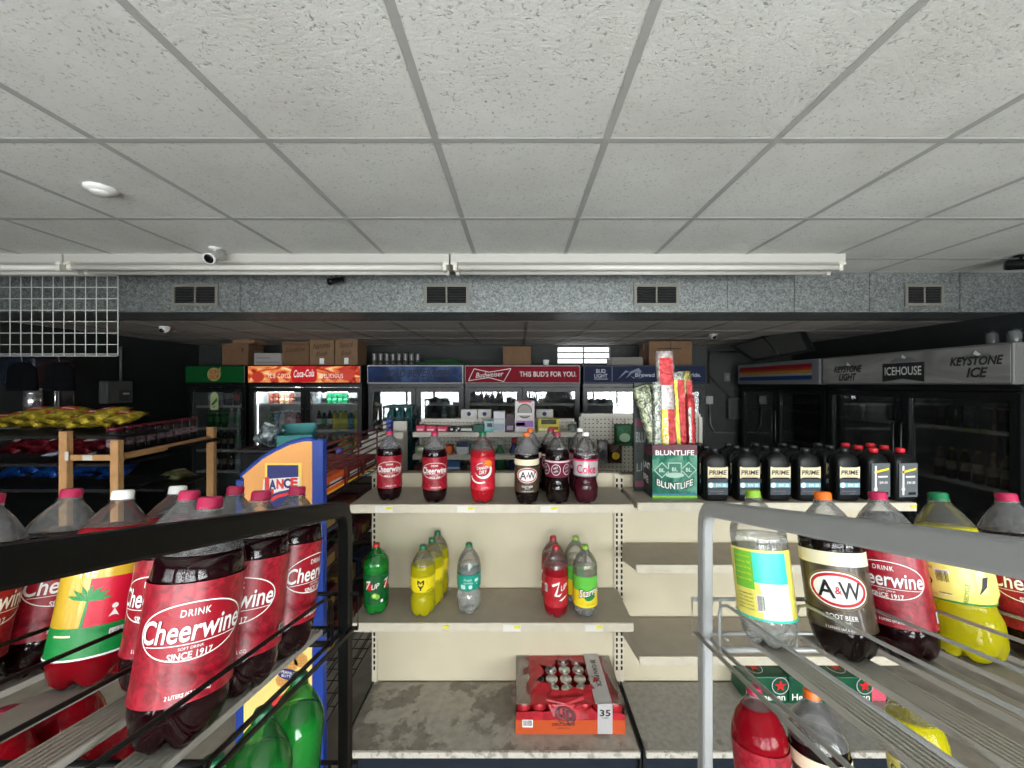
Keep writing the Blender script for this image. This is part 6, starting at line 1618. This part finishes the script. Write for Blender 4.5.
# ---- counter with a dark drinks machine on the far left
t = thing('back_counter', 'dark low counter along the dark wall under the wire grid panel', 'counter', (-4.24, 3.35, 0))
MB().rbox(-.32, .32, -.55, .55, 0, 1.18, .01).obj('cabinet', mat('counter black', rgb(16, 18, 20), .4), t)
MB().rbox(-.33, .34, -.57, .57, 1.18, 1.22, .006).obj('worktop', mat('counter top', rgb(40, 42, 44), .35), t)
t = thing('drinks_machine', 'dark coffee machine with a shiny steel cup on the far counter', 'coffee machine', (PX(42, 3.3)-.06, 3.3, 1.22))
MB().rbox(-.16, .16, -.12, .16, 0, .07, .01).obj('base', mat('machine grey', rgb(60, 64, 66), .4, .3), t)
MB().rbox(-.16, .16, .04, .16, .07, .62, .015).obj('column', mat('machine black', rgb(22, 24, 26), .3), t)
MB().rbox(-.15, .15, -.12, .16, .42, .66, .02).obj('hopper', mat('machine blue black', rgb(24, 30, 42), .25, bump=.4, bscale=90), t)
m = MB(); m.lathe([(.045, .22), (.055, .23), (.055, .34), (.05, .345), (.05, .36), (.058, .365), (.058, .41)], 24, c=(.06, -.06, 0)); m.obj('steel_cup', mat('steel', rgb(200, 202, 204), .2, .9), t)
m = MB(); m.tube([(.17, .0, .1), (.2, -.02, .3), (.17, .0, .56)], .008, 8); m.obj('steel_pipe', mat('steel', (0, 0, 0)), t)
for px, py, w_, lb in ((7, 421, .12, 'grey box on the far counter, cut by the picture edge'), (24, 422, .09, 'small grey box between the coffee machine and the edge box')):
    q_ = thing('grey_box', lb, 'box', (PX(px, 3.1), 3.05, 1.22)); MB().rbox(-w_, w_, -.08, .08, 0, .13 if w_ > .1 else .09, .006).obj('body', mat('grey plastic', rgb(96, 100, 102), .5), q_); MB().rbox(-w_*.7, w_*.7, -.082, -.0795, .03, .07, .001).obj('front_label', mat('grey light', rgb(140, 144, 146), .5), q_)
# dark jackets hanging under the wire grid
for k, (px, lb) in enumerate(((12, 'black jacket hanging below the wire grid panel at the picture edge'), (50, 'black jacket hanging below the wire grid panel beside the coffee machine'))):
    t = thing('hanging_jacket', lb, 'jacket', (PX(px, 2.80), 2.86, 0))
    m = MB(); n = 10; vs = []; H0, H1 = PZ(391, 2.8), PZ(362, 2.8)
    for i in range(n+1):
        v = i/n; ww = .10*(1 if v < .75 else 1-.75*((v-.75)/.25)**2); th = .05*(1-.4*v)
        vs += [(ww*math.cos(a_)*(1+.05*math.sin(5*a_+v*3)), th*math.sin(a_)*(1+.2*math.sin(7*a_)), H0+(H1-H0)*v) for a_ in [2*PI*q_/20 for q_ in range(20)]]
    m.add(vs, [(i*20+k_, i*20+(k_+1) % 20, i*20+20+(k_+1) % 20, i*20+20+k_) for i in range(n) for k_ in range(20)]+[tuple(range(20))[::-1], tuple(n*20+q_ for q_ in range(20))], 0, True)
    m.obj('cloth', mat('black cloth', rgb(7, 8, 11), .95, spec=.1), t)
    MB().tube([(0, 0, H1-.005), (0, -.01, H1+.05), (.0, -.05, PZ(355.5, 2.8)+.02)], .003, 6).obj('hanger', mat('hanger wire', rgb(130, 132, 134), .4, .6), t)
# electrical box and conduit on the dark wall
t = thing('electrical_box', 'grey electrical box with conduit on the dark wall beneath the wire grid', 'electrical box', (XL, 4.36, PZ(392, 4.36)))
MB().rbox(0, .10, -.14, .14, -.125, .125, .01).obj('cabinet', mat('box grey paint', rgb(104, 106, 104), .5), t)
MB().rbox(.098, .106, -.02, .12, -.10, .02, .004).obj('door', mat('box door grey', rgb(80, 82, 82), .5), t)
MB().rbox(.1, .112, .02, .09, -.03, -.01, .002).obj('label', mat('box label', rgb(215, 215, 210), .5), t)
MB().tube([(.05, .05, .12), (.05, .05, .52)], .012, 8).obj('conduit', mat('conduit grey', rgb(130, 132, 130), .4, .4), t)
# wall gear between the coolers
YWL = YB-.02
t = thing('wall_conduit', 'thin metal conduit with a junction box on the grey back wall', 'conduit', (PX(708, YB), YB, 0))
CON = mat('conduit grey', (0, 0, 0))
m = MB(); z0 = PZ(352, YB); m.tube([(0, -.02, z0), (.42, -.02, z0)], .012, 8); m.tube([(.0, -.02, z0), (.0, -.02, PZ(384, YB))], .012, 8); m.tube([(.0, -.02, PZ(375, YB)), (.5, -.02, PZ(412, YB))], .01, 8); m.obj('pipe', mat('conduit dark', rgb(36, 38, 38), .5), t)
MB().rbox(-.05, .05, -.05, 0, PZ(404, YB), PZ(396, YB), .004).obj('outlet_plate', mat('outlet grey', rgb(170, 172, 168), .5), t)
m = MB(); m.tube([(.01, -.03, PZ(404, YB)), (.02, -.03, PZ(424, YB)), (.08, -.03, PZ(432, YB)), (.45, -.03, PZ(433, YB))], .012, 8); m.obj('cable', mat('conduit grey', (0, 0, 0)), t)
t = thing('junction_box', 'grey metal switch box on the back wall beside the rainbow-signed cooler', 'switch box', (PX(732, YB), YB, PZ(408, YB)))
MB().rbox(-.09, .09, -.08, 0, -.15, .15, .006).obj('cabinet', mat('box grey dim', rgb(70, 74, 72), .5), t)
MB().rbox(-.075, .075, -.086, -.079, -.13, .13, .004).obj('door', mat('box grey dimmer', rgb(60, 64, 62), .5), t)
t = thing('wall_notice', 'small pale plate on the back wall above the switch box', 'wall plate', (PX(727, YB), YB, PZ(377, YB)))
MB().rbox(-.04, .04, -.012, 0, -.06, .06, .003).obj('plate', mat('plate grey', rgb(100, 104, 102), .5), t); MB().rbox(-.012, .012, -.016, -.011, -.02, .02, .002).obj('switch', mat('plate light', rgb(130, 134, 132), .5), t)
# tilted dark screen under the back ceiling
A_, B_, C_, D_ = P(730, 346, 4.9), P(752, 361, 4.55), P(814, 350, 3.9), P(802, 326, 4.1)
t = thing('hanging_screen', 'dark framed screen tilted under the back ceiling above the rainbow sign', 'screen', (0, 0, 0))
pl = [A_, B_, C_, D_]; cen = sum(pl, Vector())/4; nrm = (B_-A_).cross(D_-A_).normalized()
if nrm.y > 0: nrm = -nrm
m = MB(); m.prism([p-nrm*.03 for p in pl], nrm*.03); m.obj('casing', mat('screen casing', rgb(22, 24, 25), .4), t)
m = MB(); inn = [cen+(p-cen)*.86 for p in pl]; m.prism([p+nrm*.001 for p in inn], nrm*.003); m.obj('display', mat('screen dark', rgb(52, 54, 52), .25), t)
m = MB(); mid_a, mid_b = (inn[0]+inn[1])/2*.0+inn[0].lerp(inn[3], .5), inn[1].lerp(inn[2], .5); m.tube([mid_a+nrm*.004, mid_b+nrm*.004], .008, 6); m.obj('divider', mat('screen casing', (0, 0, 0)), t)
MB().tube([cen-nrm*.03, (cen.x, cen.y+.15, ZL)], .02, 8).obj('bracket', mat('screen casing', (0, 0, 0)), t)
# crates and jars on top of the silver-signed cooler
for k in range(2):
    lb = 'clear glass jar in the dark row on top of the silver-signed cooler'
    t = thing('glass_jar', lb, 'jar', (3.35, 2.60+.12*k, ZC+.2625), None, lb)
    MB().lathe([(.03, 0), (.034, .01), (.036, .08), (.03, .09), (.03, .1)], 18).obj('jar_body', mat('jar grey', rgb(84, 88, 88), .25), t)
    MB().lathe([(.033, .098), (.033, .108)], 18).obj('lid', mat('canister black', (0, 0, 0)), t)

# bin with a teal tray and silver bags behind the printed panel
t = thing('display_bin', 'dark floor display bin behind the orange printed panel', 'display bin', (PX(282, 2.4), 2.45, 0))
m = MB(); m.rbox(-.17, .24, -.18, .2, 0, PZ(452, 2.3), .01); m.obj('bin_body', mat('bin black', rgb(8, 9, 9), .6, spec=.2), t)
MB().rbox(-.18, .25, -.19, .21, PZ(452, 2.3), PZ(452, 2.3)+.02, .005).obj('rim', mat('bin rim', rgb(16, 17, 17), .6), t)
zb_ = PZ(452, 2.3)+.0205
t = thing('teal_tray', 'teal cardboard tray standing on the dark bin behind the orange panel', 'carton', (PX(295, 2.4), 2.42, zb_), (0, 0, .35))
TC = mat('teal tray card', rgb(24, 120, 122), .5, var=.1, scale=12)
m = MB(); m.box(-.09, .10, -.1, -.096, 0, .075); m.box(-.09, .10, .096, .1, 0, .13); m.prism([(-.09, -.1, 0), (-.09, .1, 0), (-.09, .1, .13), (-.09, -.1, .075)], (.004, 0, 0)); m.prism([(.096, -.1, 0), (.096, .1, 0), (.096, .1, .13), (.096, -.1, .075)], (.004, 0, 0)); m.box(-.09, .10, -.1, .1, 0, .004); m.obj('tray', TC, t)
m = MB(); m.box(-.085, .095, -.09, .09, .05, .07); m.obj('packet_filling', mat('tray packets', rgb(60, 130, 110), .4, var=.5, scale=40), t)
for k, (px, rx, lb) in enumerate(((262, .5, 'crumpled silver foil bag on the dark bin, nearest the slanted panel edge'), (271, -.3, 'crumpled silver foil bag on the dark bin beside the teal tray'))):
    b_ = thing('foil_bag', lb, 'bag', (PX(px, 2.35), 2.36+.03*k, zb_+.012), (0, rx, .4-.5*k))
    m = MB(); n = 8; vs = []; w_, h_ = .06, .12
    for i in range(n+1):
        v = i/n; th = .03*math.sin(PI*v)**.6+.001
        vs += [((w_+.01*math.sin(9*v+k))*math.cos(a_), th*math.sin(a_), v*h_) for a_ in [2*PI*q_/12 for q_ in range(12)]]
    m.add(vs, [(i*12+q_, i*12+(q_+1) % 12, i*12+12+(q_+1) % 12, i*12+12+q_) for i in range(n) for q_ in range(12)]+[tuple(range(12))[::-1], tuple(n*12+q_ for q_ in range(12))], 0, True)
    m.obj('pouch', FDUL, b_); MB().box(-w_, w_, -.002, .002, h_-.004, h_+.012).obj('seal', FDUL, b_)
# ================================================================== camera and view
cd = bpy.data.cameras.new('camera'); cam = bpy.data.objects.new('camera', cd); COL.objects.link(cam)
cam.location = (0, 0, ZC); cam.rotation_euler = (PI/2, 0, 0)
cd.sensor_fit = 'HORIZONTAL'; cd.sensor_width = 36; cd.lens = F/1024*36
cd.shift_x = -6/1024.; cd.clip_start = .02
SC.camera = cam
SC.view_settings.view_transform = 'Standard'; SC.view_settings.look = 'None'
SC.view_settings.exposure = 0.0; SC.view_settings.gamma = 1; SC.view_settings.use_curve_mapping = False
SC.cycles.max_bounces = 14; SC.cycles.transparent_max_bounces = 24; SC.cycles.transmission_bounces = 12
SC.cycles.diffuse_bounces = 5; SC.cycles.glossy_bounces = 4
SC.cycles.sample_clamp_indirect = 6.0; SC.cycles.use_denoising = True; SC.cycles.denoising_input_passes = "RGB_ALBEDO"; SC.cycles.use_adaptive_sampling = False
SC.cycles.caustics_reflective = False; SC.cycles.caustics_refractive = False
